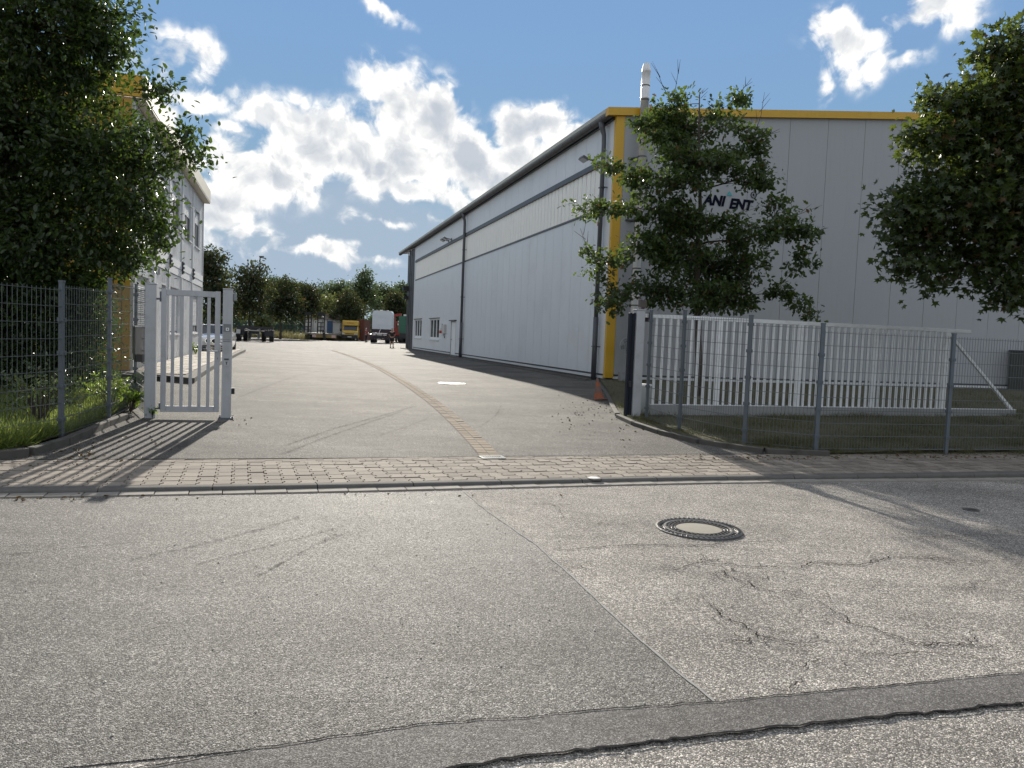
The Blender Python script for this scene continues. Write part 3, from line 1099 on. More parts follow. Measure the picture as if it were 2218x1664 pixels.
edging([(4.9, 11.78), (4.04, 11.62), (3.1, 12.36), (2.72, 13.1), (2.44, 13.85), (2.30, 14.6), (2.19, 15.35)], lawn, h=0.0)
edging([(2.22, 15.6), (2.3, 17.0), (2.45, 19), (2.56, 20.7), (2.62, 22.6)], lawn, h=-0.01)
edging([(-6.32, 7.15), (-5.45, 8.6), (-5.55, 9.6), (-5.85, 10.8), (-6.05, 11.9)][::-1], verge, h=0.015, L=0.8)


# ------------------------------------------------------------------ the grey hall
hall = thing('warehouse', 'long grey clad warehouse hall with yellow roof edge and yellow corner strip', 'warehouse', HO, HANG)
cm = MB()
cm.box(0.075, 30, 0.075, 41.2, -0.25, 8.45)
cm.build('wall_core', M_BACK, hall)
pl = MB()
pl.box(0.03, 30, 0.03, 44.95, -0.30, 0.06)
pl.build('plinth', M_PLINTH, hall)


def holes_wall(mb, u0, u1, v0, v1, holes, put):
    """a sheet with rectangular openings cut into boxes; put(u0,u1,v0,v1)"""
    us = sorted({u0, u1, *[h[0] for h in holes], *[h[1] for h in holes]})
    us = [u for u in us if u0 <= u <= u1]
    for i in range(len(us) - 1):
        a, b = us[i], us[i + 1]
        if b - a < 1e-6:
            continue
        m_ = (a + b) / 2
        cuts = sorted([(max(v0, h[2]), min(v1, h[3])) for h in holes if h[0] < m_ < h[1]])
        z = v0
        for (c0, c1) in cuts:
            if c0 > z + 1e-6:
                put(a, b, z, c0)
            z = max(z, c1)
        if z < v1 - 1e-6:
            put(a, b, z, v1)


WIN1 = (36.9, 40.4, 1.0, 2.5)
WIN2 = (29.5, 33.2, 0.96, 2.46)
DOOR = (23.9, 25.45, -0.02, 2.22)
SIDE_HOLES = [WIN1, WIN2, DOOR]
PWD = 1.06
y = 0.50
while y < 41.15:
    y1 = min(y + PWD, 41.2)
    a, b = y + 0.009, y1 - 0.009
    hs = [(max(a, h[0]), min(b, h[1]), h[2], h[3]) for h in SIDE_HOLES if h[1] > a and h[0] < b]
    mb = MB()
    holes_wall(mb, a, b, 0.22, 5.72, hs, lambda u0, u1, v0, v1: mb.box(0.0, 0.08, u0, u1, v0, v1))
    mb.build('cladding_panel', M_PANEL, hall)
    mb = MB()
    mb.box(0.0, 0.08, a, b, 7.43, 8.6)
    mb.build('cladding_panel', M_PANEL, hall)
    y += PWD
mb = MB()
mb.box(-0.012, 0.08, 0.13, 0.49, 0.22, 8.6)
mb.build('corner_panel', M_PANEL, hall)
y = 1.25
while y < 40.6:
    y1 = min(y + 0.42, 40.65)
    mb = MB()
    xo = 0.012
    mb.prism([(xo, y + 0.018), (xo + 0.07, y + 0.018), (xo + 0.07, y1 - 0.018), (xo, y1 - 0.018), (xo - 0.02, y1 - 0.12), (xo - 0.02, y + 0.12)], 5.80, 7.22)
    mb.build('light_sheet', M_LIGHTBAND, hall)
    y += 0.42
mb = MB()
mb.box(0.0, 0.08, 0.50, 1.245, 5.73, 7.42)
mb.box(0.0, 0.08, 40.655, 41.2, 5.73, 7.42)
mb.build('cladding_panel', M_PANEL, hall)
mb = MB()
mb.box(-0.035, 0.078, 1.245, 40.655, 5.725, 5.795)
mb.build('band_sill', M_DARKTRIM, hall)
mb = MB()
mb.box(-0.085, 0.078, 1.245, 40.655, 7.225, 7.33)
mb.box(-0.055, 0.078, 1.245, 40.655, 7.333, 7.425)
mb.build('band_rail', M_DARKTRIM, hall)
mb = MB()
mb.box(-0.03, 0.07, 0.13, 23.86, 0.07, 0.155)
mb.box(-0.03, 0.07, 25.5, 41.2, 0.07, 0.155)
mb.build('base_trim', M_WHITETRIM, hall)
mb = MB()
mb.box(-0.008, 0.05, 41.203, 41.33, 0.03, 8.5)
mb.build('end_trim', M_WHITETRIM, hall)
mb = MB()
for k in range(8):
    mb.box(-0.02 - 0.02 * (k % 2), 0.9, 41.34 + k * 0.45, 41.34 + (k + 1) * 0.45 - 0.006, -0.1, 8.5)
mb.build('end_pillar', mat('dark_end_cladding', (0.045, 0.046, 0.05), 0.5, var=0.1, vscale=2), hall)

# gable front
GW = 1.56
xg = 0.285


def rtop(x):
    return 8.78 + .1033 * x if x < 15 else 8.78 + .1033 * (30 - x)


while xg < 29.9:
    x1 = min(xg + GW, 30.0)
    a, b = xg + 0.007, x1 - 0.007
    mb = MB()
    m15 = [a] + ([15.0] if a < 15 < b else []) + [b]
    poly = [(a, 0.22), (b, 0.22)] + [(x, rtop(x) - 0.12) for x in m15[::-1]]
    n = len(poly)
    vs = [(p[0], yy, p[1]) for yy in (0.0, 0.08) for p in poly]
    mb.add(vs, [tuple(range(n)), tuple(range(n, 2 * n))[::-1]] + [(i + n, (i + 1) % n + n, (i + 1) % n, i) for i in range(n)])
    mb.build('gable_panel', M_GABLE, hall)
    xg += GW
mb = MB()
mb.box(-0.028, 0.275, -0.03, 0.12, 0.10, 8.72)
mb.build('corner_strip', M_YELLOW, hall)
mb = MB()
for z in (3.0, 6.0):
    mb.box(-0.031, 0.278, -0.033, 0.10, z, z + 0.02)
mb.build('strip_joint', M_OCHRE, hall)
mb = MB()
for (xa, xb) in ((-0.36, 15), (15, 30.36)):
    za, zb = rtop(max(xa, -0.36)) - 0.17, rtop(xb) - 0.17
    za = 8.78 + .1033 * (xa if xa < 15 else 30 - xa) - 0.17
    zb = 8.78 + .1033 * (xb if xb <= 15 else 30 - xb) - 0.17
    vs = [(xa, -0.14, za), (xb, -0.14, zb), (xb, 0.10, zb), (xa, 0.10, za), (xa, -0.14, za + 0.25), (xb, -0.14, zb + 0.25), (xb, 0.10, zb + 0.25), (xa, 0.10, za + 0.25)]
    mb.add(vs, [(0, 3, 2, 1), (4, 5, 6, 7), (0, 1, 5, 4), (1, 2, 6, 5), (2, 3, 7, 6), (3, 0, 4, 7)])
mb.build('gable_fascia', M_YELLOW, hall)
mb = MB()
for (xa, xb) in ((-0.34, 15), (15, 30.34)):
    za = 8.78 + .1033 * (xa if xa < 15 else 30 - xa)
    zb = 8.78 + .1033 * (xb if xb <= 15 else 30 - xb)
    vs = [(xa, 0.102, za - 0.08), (xb, 0.102, zb - 0.08), (xb, 48.9, zb - 0.08), (xa, 48.9, za - 0.08), (xa, 0.102, za + 0.05), (xb, 0.102, zb + 0.05), (xb, 48.9, zb + 0.05), (xa, 48.9, za + 0.05)]
    mb.add(vs, [(0, 3, 2, 1), (4, 5, 6, 7), (0, 1, 5, 4), (1, 2, 6, 5), (2, 3, 7, 6), (3, 0, 4, 7)])
mb.build('roof', mat('roof_sheet', (0.30, 0.30, 0.29), 0.5, 0.2, var=0.1, vscale=1), hall)
mb = MB()
mb.box(-0.36, -0.342, 0.11, 48.9, 8.70, 8.83)
mb.build('eave_flashing', mat('eave_flashing', (0.45, 0.43, 0.36), 0.45, 0.1, var=0.1, vscale=2), hall)
# half round gutter with brackets
mb = MB()
NG = 10
for k in range(NG):
    a0, a1 = math.pi + math.pi * k / NG, math.pi + math.pi * (k + 1) / NG
    for (ra, rb, nf) in ((0.12, 0.12, 1),):
        p0 = (-0.23 + 0.125 * math.cos(a0), 8.66 + 0.13 * math.sin(a0))
        p1 = (-0.23 + 0.125 * math.cos(a1), 8.66 + 0.13 * math.sin(a1))
        mb.add([(p0[0], 0.02, p0[1]), (p1[0], 0.02, p1[1]), (p1[0], 48.85, p1[1]), (p0[0], 48.85, p0[1])], [(0, 1, 2, 3)])
mb.add([(-0.23 + 0.125 * math.cos(math.pi + math.pi * k / NG), 0.02, 8.66 + 0.13 * math.sin(math.pi + math.pi * k / NG)) for k in range(NG + 1)], [tuple(range(NG + 1))])
gut = mb.build('gutter', M_GUTTERMETAL, hall)
mb = MB()
for k in range(52):
    yb = 0.5 + k * 0.94
    for j in range(6):
        a0, a1 = math.pi + math.pi * j / 6, math.pi + math.pi * (j + 1) / 6
        mb.bar((-0.23 + 0.131 * math.cos(a0), yb, 8.66 + 0.136 * math.sin(a0)), (-0.23 + 0.131 * math.cos(a1), yb, 8.66 + 0.136 * math.sin(a1)), 0.03, 0.01)
mb.build('gutter_bracket', M_DARKTRIM, gut)
mb = MB()
mb.box(-0.10, 0.02, 0.13, 41.2, 8.52, 8.62)
mb.build('soffit', M_DARKTRIM, hall)

# downpipes
for yy, rr, mm in ((0.68, 0.075, M_PIPE), (21.75, 0.08, M_PIPE), (42.95, 0.035, M_PIPE)):
    mb = MB()
    mb.tube([(-0.23, yy, 8.56), (-0.22, yy, 8.36), (-0.15, yy, 8.15), (-0.14, yy, 7.9), (-0.14, yy, -0.02)], [rr * 1.7, rr * 1.25, rr, rr, rr], 12)
    mb.tube([(-0.14, yy, 2.1), (-0.14, yy, -0.04)], rr * 1.18, 12)
    pp = mb.build('downpipe', mm, hall, smooth=True)
    for z in (1.1, 3.6, 6.4):
        mb = MB()
        mb.box(-0.14 - rr - 0.012, -0.14 + rr + 0.012, yy - rr - 0.012, yy + rr + 0.012, z, z + 0.035)
        mb.box(-0.10, 0.0, yy - 0.16, yy - 0.13, z, z + 0.03)
        mb.box(-0.16, -0.10, yy - 0.18, yy - rr, z, z + 0.03)
        mb.build('bracket', M_DARKTRIM, pp)

# windows of the hall
for (y0, y1, z0, z1) in (WIN1, WIN2):
    mb = MB()
    fw = 0.10
    mb.box(0.035, 0.095, y0, y0 + fw, z0, z1)
    mb.box(0.035, 0.095, y1 - fw, y1, z0, z1)
    mb.box(0.035, 0.095, y0 + fw, y1 - fw, z0, z0 + 0.17)
    mb.box(0.035, 0.095, y0 + fw, y1 - fw, z1 - fw, z1)
    w3 = (y1 - y0) / 3
    for k in (1, 2):
        mb.box(0.03, 0.095, y0 + k * w3 - 0.09, y0 + k * w3 + 0.09, z0 + 0.17, z1 - fw)
    fr = mb.build('window', M_WFRAME, hall)
    for k in range(3):
        mb = MB()
        mb.box(0.068, 0.073, y0 + k * w3 + 0.095, y0 + (k + 1) * w3 - 0.095, z0 + 0.172, z1 - fw - 0.002)
        mb.build('pane', M_GLASS, fr)
    mb = MB()
    mb.box(-0.07, 0.03, y0 - 0.12, y1 + 0.12, z0 - 0.07, z0 - 0.003)
    mb.build('sill', M_WHITETRIM, fr)
    mb = MB()
    mb.box(-0.08, 0.03, y0 - 0.12, y1 + 0.12, z1 + 0.003, z1 + 0.05)
    mb.build('drip_cap', M_DARKTRIM, fr)
mb = MB()
mb.box(0.03, 0.085, DOOR[0] + 0.06, DOOR[1] - 0.06, 0.0, 2.14)
dr = mb.build('door', M_WFRAME, hall)
mb = MB()
mb.box(-0.005, 0.09, DOOR[0], DOOR[0] + 0.055, -0.02, 2.2)
mb.box(-0.005, 0.09, DOOR[1] - 0.055, DOOR[1], -0.02, 2.2)
mb.box(-0.005, 0.09, DOOR[0] + 0.055, DOOR[1] - 0.055, 2.145, 2.2)
mb.build('frame', M_FRAME, dr)
mb = MB()
mb.box(-0.13, 0.03, DOOR[0] - 0.14, DOOR[1] + 0.14, 2.225, 2.28)
mb.build('drip_cap', M_DARKTRIM, dr)
mb = MB()
mb.bar((-0.03, DOOR[1] - 0.2, 1.05), (-0.03, DOOR[1] - 0.36, 1.05), 0.03)
mb.box(-0.03, 0.03, DOOR[1] - 0.21, DOOR[1] - 0.17, 1.03, 1.07)
mb.build('handle', M_BLACK, dr)
mb = MB()
mb.box(-0.16, -0.002, DOOR[0] - 0.2, DOOR[1] + 0.35, -0.28, -0.02)
mb.build('door_step', M_PLINTH, hall)

# fire alarm box with red and white beacon
mb = MB()
mb.box(-0.16, -0.001, 26.9, 27.7, 1.42, 2.0)
ab = mb.build('meter_box', mat('light_grey_box', (0.5, 0.5, 0.48), 0.5, var=0.1), hall)
mb = MB()
mb.box(-0.22, -0.06, 27.9, 28.2, 1.62, 1.78)
mb.build('socket_cover', M_WFRAME, ab)
mb = MB()
mb.box(-0.24, -0.06, 27.88, 28.22, 1.42, 1.60)
mb.build('red_socket', mat('red_plastic', (0.5, 0.03, 0.03), 0.4), ab)
mb = MB()
mb.tube([(-0.08, 28.05, 1.8), (-0.08, 28.0, 2.05)], 0.03, 6)
mb.tube([(-0.10, 27.2, 1.40), (-0.10, 27.1, 1.22), (-0.06, 27.15, 1.12)], 0.03, 6)
mb.build('cable', M_BLACK, ab)

# floodlights under the eave
for (yy, zz, s_) in ((1.75, 7.62, 1.0), (26.2, 7.62, 1.15), (27.1, 7.62, 1.15)):
    mb = MB()
    c0 = Vector((-0.42, yy, zz))
    mb.bar(c0 + Vector((0, -0.22 * s_, -0.06)), c0 + Vector((0, 0.22 * s_, -0.06)), 0.24 * s_, 0.09, up=(0.45, 0, 0.9))
    fl = mb.build('floodlight', mat('floodlight_body', (0.13, 0.13, 0.14), 0.5), hall, bevel=0.012)
    mb = MB()
    mb.bar((-0.40, yy, zz - 0.03), (-0.02, yy, zz - 0.08), 0.05)
    mb.box(-0.03, -0.001, yy - 0.08, yy + 0.08, zz - 0.16, zz)
    mb.build('arm', M_DARKTRIM, fl)
    mb = MB()
    mb.bar(c0 + Vector((-0.020, -0.20 * s_, -0.11)), c0 + Vector((-0.020, 0.20 * s_, -0.11)), 0.2 * s_, 0.012, up=(0.45, 0, 0.9))
    mb.build('lens', mat('lamp_lens', (0.5, 0.52, 0.55), 0.15), fl)
mb = MB()
mb.box(-0.12, 0.0, 0.90, 1.05, 5.35, 5.62)
si = mb.build('siren', M_WFRAME, hall, bevel=0.02)
mb = MB()
mb.lathe([(0.0, 0), (0.055, 0.0), (0.055, 0.12), (0.03, 0.14), (0.0, 0.14)], 10, (-0.07, 0.975, 5.2))
mb.build('beacon', mat('red_beacon', (0.35, 0.02, 0.02), 0.3), si)
mb = MB()
mb.lathe([(0.0, -0.2), (0.08, -0.2), (0.08, 0.12), (0.0, 0.12)], 10, (-0.2, 43.05, 8.2))
cmr = mb.build('camera_dome', M_WHITETRIM, hall, smooth=False)
mb = MB()
mb.box(-0.5, -0.02, 44.2, 44.7, 5.05, 5.45)
mb.box(-0.42, -0.02, 44.2, 44.6, 4.3, 4.6)
mb.build('wall_lamp', M_BLACK, hall)
# strip of white dirt splashes stays out; small wall boxes near the corner
mb = MB()
mb.box(-0.06, 0.0, 1.32, 1.42, 2.62, 2.75)
mb.build('junction_box', M_FRAME, hall)

# stainless flue on the gable
mb = MB()
fx, fy = 0.80, -0.33
mb.lathe([(0.13, 0.9), (0.13, 9.5), (0.145, 9.5), (0.145, 9.56), (0.135, 9.56), (0.14, 10.35), (0.15, 10.36), (0.15, 10.4), (0.10, 10.62), (0.09, 10.62), (0.09, 10.3)], 18, (fx, fy, -0.35))
flue = mb.build('flue', M_STEEL, hall, smooth=True)
flue.data.polygons.foreach_set('use_smooth', [True] * len(flue.data.polygons))
for z in (1.6, 2.7, 3.9, 5.1, 6.3, 7.5, 8.6, 9.3, 9.75):
    mb = MB()
    mb.lathe([(0.13, 0), (0.143, 0.0), (0.143, 0.035), (0.13, 0.035)], 18, (fx, fy, z - 0.2))
    mb.build('clamp_ring', M_GUTTERMETAL, flue)
for z in (3.0, 5.3, 7.3, 8.35):
    mb = MB()
    mb.bar((fx - 0.1, fy, z), (fx - 0.28, -0.02, z), 0.04)
    mb.bar((fx + 0.1, fy, z), (fx + 0.28, -0.02, z), 0.04)
    mb.box(fx - 0.34, fx + 0.34, -0.03, -0.002, z - 0.03, z + 0.03)
    mb.build('wall_bracket', M_DARKTRIM, flue)
mb = MB()
mb.box(0.28, 30, -0.04, 0.07, 0.07, 0.15)
mb.build('base_trim', M_WHITETRIM, hall)


# lettering on the gable
def lettering(txt, name, size, x, z, parent, m_, shear=0.22, off=0.012, y=-0.012, rotx=math.pi / 2, ext=0.006, rz=0.0):
    cu = bpy.data.curves.new(name, 'FONT')
    cu.body = txt
    cu.size = size
    cu.shear = shear
    cu.offset = off
    cu.extrude = ext
    cu.resolution_u = 3
    tmp = bpy.data.objects.new(name, cu)
    C.objects.link(tmp)
    dg_ = bpy.context.evaluated_depsgraph_get()
    me = bpy.data.meshes.new_from_object(tmp.evaluated_get(dg_))
    C.objects.unlink(tmp)
    bpy.data.objects.remove(tmp)
    me.name = name
    me.materials.clear()
    me.materials.append(m_)
    o = link(bpy.data.objects.new(name, me), parent)
    o.location = (x, y, z)
    o.rotation_euler = (rotx, 0, rz)
    return o


M_NAVY = mat('navy_letters', (0.010, 0.011, 0.022), 0.8, spec=0.05)
lettering('ANI', 'lettering', 0.46, 3.30, 6.07, hall, M_NAVY, off=0.022)
lettering('ENT', 'lettering', 0.46, 4.28, 6.02, hall, M_NAVY, off=0.022)
lettering('R', 'lettering', 0.13, 5.175, 6.495, hall, M_NAVY, shear=0, off=0.003)
mb = MB()
NR = 20
for k in range(NR):
    a0, a1 = 2 * math.pi * k / NR, 2 * math.pi * (k + 1) / NR
    mb.bar((5.215 + 0.105 * math.cos(a0), -0.012, 6.54 + 0.105 * math.sin(a0)), (5.215 + 0.105 * math.cos(a1), -0.012, 6.54 + 0.105 * math.sin(a1)), 0.02)
mb.build('mark_ring', M_NAVY, hall)
mb = MB()
mb.lathe([(0, 0), (0.10, 0), (0.085, 0.05), (0.05, 0.10), (0, 0.16)], 12, (0, 0, 0))
tl = mb.build('teal_mark', mat('teal_print', (0.05, 0.32, 0.33), 0.4), hall)
tl.scale = (1, 0.1, 1)
tl.location = (4.27, -0.012, 6.43)

# things at the gable foot
unit = thing('cabinet', 'dark olive grey cabinet at the foot of the gable wall, right edge of the photo', 'cabinet', HO + HX * 17.75 - HY * 0.5 + Vector((0, 0, -0.1)), HANG)
mb = MB()
mb.box(-0.75, 0.75, -0.4, 0.4, 0.0, 1.62)
mb.build('body', mat('olive_cabinet', (0.09, 0.095, 0.085), 0.6, var=0.15, streak=0.2), unit, bevel=0.015)
mb = MB()
mb.box(-0.79, 0.79, -0.44, 0.44, 1.623, 1.68)
mb.build('lid', M_DARKTRIM, unit)
for k in range(2):
    mb = MB()
    mb.box(-0.70 + k * 0.71, -0.01 + k * 0.71, -0.42, -0.402, 0.12, 1.55)
    mb.build('door', mat('olive_cabinet', (0.09, 0.095, 0.085), 0.6), unit)

fan = thing('fan', 'round grey fan grille on a stand beside the yellow corner strip', 'fan', HO + HX * 0.46 - HY * 0.62 + Vector((0, 0, -0.12)), HANG)
mb = MB()
for k in range(18):
    a = 2 * math.pi * k / 18
    mb.bar((0.05 * math.cos(a), -0.06, 1.3 + 0.05 * math.sin(a)), (0.27 * math.cos(a), 0.0, 1.3 + 0.27 * math.sin(a)), 0.006)
for r_ in (0.12, 0.2, 0.27):
    for k in range(24):
        a0, a1 = 2 * math.pi * k / 24, 2 * math.pi * (k + 1) / 24
        mb.bar((r_ * math.cos(a0), -0.04, 1.3 + r_ * math.sin(a0)), (r_ * math.cos(a1), -0.04, 1.3 + r_ * math.sin(a1)), 0.01 if r_ < .25 else 0.025)
mb.build('grille', M_FRAME, fan)
mb = MB()
for k in range(4):
    a = k * math.pi / 2 + 0.3
    mb.bar((0, 0.03, 1.3), (0.24 * math.cos(a), 0.05, 1.3 + 0.24 * math.sin(a)), 0.13, 0.008, up=(0, 1, 0))
mb.build('blade', mat('fan_blade', (0.2, 0.21, 0.22), 0.5), fan)
mb = MB()
mb.lathe([(0, 0), (0.08, 0.0), (0.08, 0.14), (0, 0.14)], 12, (0.0, 0.08, 1.23))
mb.tube([(0, 0.08, 1.25), (0.02, 0.08, 0.1)], 0.03, 8)
mb.box(-0.22, 0.22, -0.1, 0.3, 0.0, 0.1)
mb.box(-0.16, 0.16, 0.0, 0.25, 0.1, 0.45)
mb.build('stand', mat('stand_grey', (0.26, 0.27, 0.28), 0.5, var=0.15), fan)

# ------------------------------------------------------------------ the modular building on the left
LBO = Vector((-14.84, 36.56, 0.30))
lb = thing('modular_building', 'two storey white modular office building with ochre end wall and cream roof edge', 'building', LBO, HANG)
JOINTS = [-17.0, -13.67, -10.65, -7.45, -4.07, 0.0]
mb = MB()
mb.box(-6.9, -0.07, -16.95, -0.05, -0.25, 7.05)
mb.build('wall_core', M_BACK, lb)
UPW = [(-16.35, -14.35), (-13.05, -11.15), (-9.90, -7.90), (-6.55, -4.47), (-3.2, -1.3)]
LOW = [(-16.28, -14.4), None, (-10.12, -7.92), None, (-3.68, -1.37)]
M_SHUT = mat('roller_shutter', (0.62, 0.63, 0.64), 0.45, var=0.05)
for k in range(5):
    a, b = JOINTS[k], JOINTS[k + 1]
    a2, b2 = a + 0.09, b - 0.09
    holes = []
    if LOW[k]:
        holes.append((LOW[k][0], LOW[k][1], 0.97, 2.62))
    if k == 1:
        holes.append((-12.17, -11.1, -0.02, 2.64))
    mb = MB()

    def put(u0, u1, v0, v1):
        mb.box(-0.08, 0.0, u0, u1, v0, v1)
        n = int((u1 - u0) / 0.19)
        for j in range(n):
            c_ = u0 + (u1 - u0) * (j + 0.5) / n
            mb.box(-0.01, 0.012, c_ - 0.035, c_ + 0.035, v0 + 0.01, v1 - 0.01)
    holes_wall(mb, a2, b2, 0.02, 3.08, holes, put)
    mb.build('wall_panel', M_CONTAINER, lb)
    mb = MB()
    holes_wall(mb, a2, b2, 3.66, 7.04, [(UPW[k][0], UPW[k][1], 4.74, 6.33)], put)
    mb.build('wall_panel', M_CONTAINER, lb)
    mb = MB()
    mb.box(-0.08, 0.03, a + 0.01, b - 0.01, 3.10, 3.36)
    mb.box(-0.08, 0.045, a + 0.01, b - 0.01, 3.375, 3.64)
    mb.build('floor_band', M_CONTAINER, lb)
    for (w0, w1, z0, z1, up_) in ([(UPW[k][0], UPW[k][1], 4.74, 6.33, True)] + ([(LOW[k][0], LOW[k][1], 0.97, 2.62, False)] if LOW[k] else [])):
        mb = MB()
        for (u0, u1, v0, v1) in ((w0, w0 + 0.07, z0, z1), (w1 - 0.07, w1, z0, z1), (w0 + 0.07, w1 - 0.07, z0, z0 + 0.07), (w0 + 0.07, w1 - 0.07, z1 - 0.28, z1), ((w0 + w1) / 2 - 0.04, (w0 + w1) / 2 + 0.04, z0 + 0.07, z1 - 0.28)):
            mb.box(-0.10, -0.045, u0, u1, v0, v1)
        fr = mb.build('window', M_FRAME, lb)
        mb = MB()
        mb.box(-0.085, -0.08, w0 + 0.07, w1 - 0.07, z0 + 0.07, z1 - 0.28)
        mb.build('pane', M_GLASS, fr)
        mb = MB()
        mb.box(-0.05, 0.06, w0 - 0.05, w1 + 0.05, z0 - 0.05, z0 - 0.004)
        mb.build('sill', M_WHITETRIM, fr)
        drop = 1.0 if not up_ else (0.25 if k != 3 else 0.35)
        if not up_ and k == 4:
            drop = 0.85
        mb = MB()
        zt, zb = z1 - 0.285, z1 - 0.285 - (z1 - 0.285 - z0 - 0.08) * drop
        z = zt
        wcut = w1 - 0.07 if up_ or k != 0 else w1 - 0.07
        while z - 0.055 > zb:
            mb.add([(-0.05, w0 + 0.075, z), (-0.05, wcut, z), (-0.043, wcut, z - 0.028), (-0.043, w0 + 0.075, z - 0.028), (-0.05, wcut, z - 0.052), (-0.05, w0 + 0.075, z - 0.052)], [(0, 1, 2, 3)[::-1], (3, 2, 4, 5)[::-1]])
            z -= 0.055
        mb.build('shutter', M_SHUT, fr)
    # joint posts
for k, j in enumerate(JOINTS):
    mb = MB()
    mb.box(-0.10, 0.05, max(j - 0.085, -17.0), min(j + 0.085, 0.0), -0.02, 3.095)
    mb.box(-0.10, 0.05, max(j - 0.085, -17.0), min(j + 0.085, 0.0), 3.645, 7.05)
    mb.build('joint_post', M_WHITETRIM, lb)
    if 0 < k < 5:
        mb = MB()
        for dz in (-0.16, 0.0, 0.16):
            mb.box(0.046, 0.13, j - 0.10, j + 0.10, 3.42 + dz, 3.50 + dz)
        mb.box(0.046, 0.09, j - 0.05, j + 0.05, 3.22, 3.70)
        mb.build('clamp', M_DARKTRIM, lb)
mb = MB()
mb.box(-0.085, -0.04, -12.12, -11.15, 0.02, 2.58)
dr = mb.build('door', M_FRAME, lb)
mb = MB()
mb.box(-0.045, 0.012, -12.17, -12.12, 0.0, 2.64)
mb.box(-0.045, 0.012, -11.15, -11.10, 0.0, 2.64)
mb.box(-0.045, 0.012, -12.12, -11.15, 2.585, 2.64)
mb.build('frame', M_WHITETRIM, dr)
mb = MB()
mb.box(-0.035, 0.03, -11.32, -11.28, 1.0, 1.05)
mb.bar((0.03, -11.30, 1.025), (0.03, -11.45, 1.025), 0.022)
mb.build('handle', M_STEEL, dr)
mb = MB()
mb.box(0.012, 0.05, -12.75, -12.60, 2.86, 3.05)
mb.build('door_lamp', M_FRAME, lb)
mb = MB()
mb.box(-7.2, 0.30, -16.98, 0.18, 7.06, 7.12)
mb.build('roof', M_CREAM, lb)
mb = MB()
mb.box(0.22, 0.31, -17.1, 0.2, 7.123, 7.66)
mb.build('roof_edge', M_CREAM, lb)
mb = MB()
mb.box(-7.2, 0.216, -17.1, -16.99, 7.123, 7.66)
mb.build('end_roof_edge', M_YELLOW, lb)
mb = MB()
n = 34
for k in range(n):
    xa = -7.0 + 6.98 * k / n
    mb.box(xa + 0.012, xa + 6.98 / n - 0.012, -17.05 - (0.02 if k % 2 else 0), -16.96, -0.02, 7.05)
mb.build('end_wall', M_OCHRE, lb)

# paved strip in front of it
SLAB = [(-9.35, 19.3), (-7.63, 18.29), (-10.2, 26.93), (-13.38, 37.7), (-14.7, 42.5)]
slab = loft('paved_strip', [(-10.2, 19.0), (-12.7, 28.2), (-15.0, 36.6), (-16.8, 42.3)], [(-7.72, 18.36), (-10.28, 26.93), (-13.46, 37.7), (-14.8, 42.4)], 12, lambda x, y: g(x, y) + 0.10, M_SAND, sub=10)
mb = MB()
for i in range(0, 120):
    for j in range(0, 15):
        # rows along the building front
        yy, xx = -18.2 + i * 0.205, 0.06 + j * 0.205
        if yy > 5.5:
            continue
        w = LBO + HX * xx + HY * yy
        edge = -7.66 + (-13.38 + 7.66) * (w.y - 18.29) / (37.7 - 18.29) - 0.12 - 0.012 * math.sin(0)
        if w.x + 0.2 > edge or w.y > 42 or (yy < -17.3 and xx < 0.05):
            continue
        z = g(w.x, w.y) + 0.118 + random.uniform(-.004, .004)
        vs = [(w + HX * u + HY * v) for (u, v) in ((0.005, 0.005), (0.2, 0.005), (0.2, 0.2), (0.005, 0.2))]
        mb.add([(p.x, p.y, z - .03) for p in vs] + [(p.x, p.y, z) for p in vs], [(4, 5, 6, 7), (0, 1, 5, 4), (1, 2, 6, 5), (2, 3, 7, 6), (3, 0, 4, 7)])
M_SLABP = mat('strip_paver', (0.33, 0.29, 0.235), 0.85, var=0.2, vscale=5, island=0.14, dirt=((0.16, 0.14, 0.09), 0.5, 1.2))
mb.build('strip_pavers', M_SLABP, slab, kind='stuff')
esrc = em.build('edging_stone', M_KERB, bevel=0.012)
C.objects.unlink(esrc)
edging([(-10.0, 19.25), (-7.63, 18.29)], slab, h=0.055)
edging([(-7.60, 18.33), (-10.2, 26.93), (-13.38, 37.7), (-14.7, 42.3)], slab, h=0.055)
# concrete apron along the hall
mb = MB()
for k in range(44):
    ya, yb = 0.1 + k * 1.0, 1.09 + k * 1.0
    mb = MB()
    mb.box(-0.62, -0.50, ya, yb, -0.3, 0.05)
    mb.build('apron_stone', M_KERB, hall)
mb = MB()
mb.box(-0.495, 0.025, 0.1, 44.1, -0.3, -0.02)
mb.build('gravel_bed', mat('gravel', (0.10, 0.095, 0.085), 0.95, var=0.6, vscale=60, bump=1.0, bscale=60), hall)

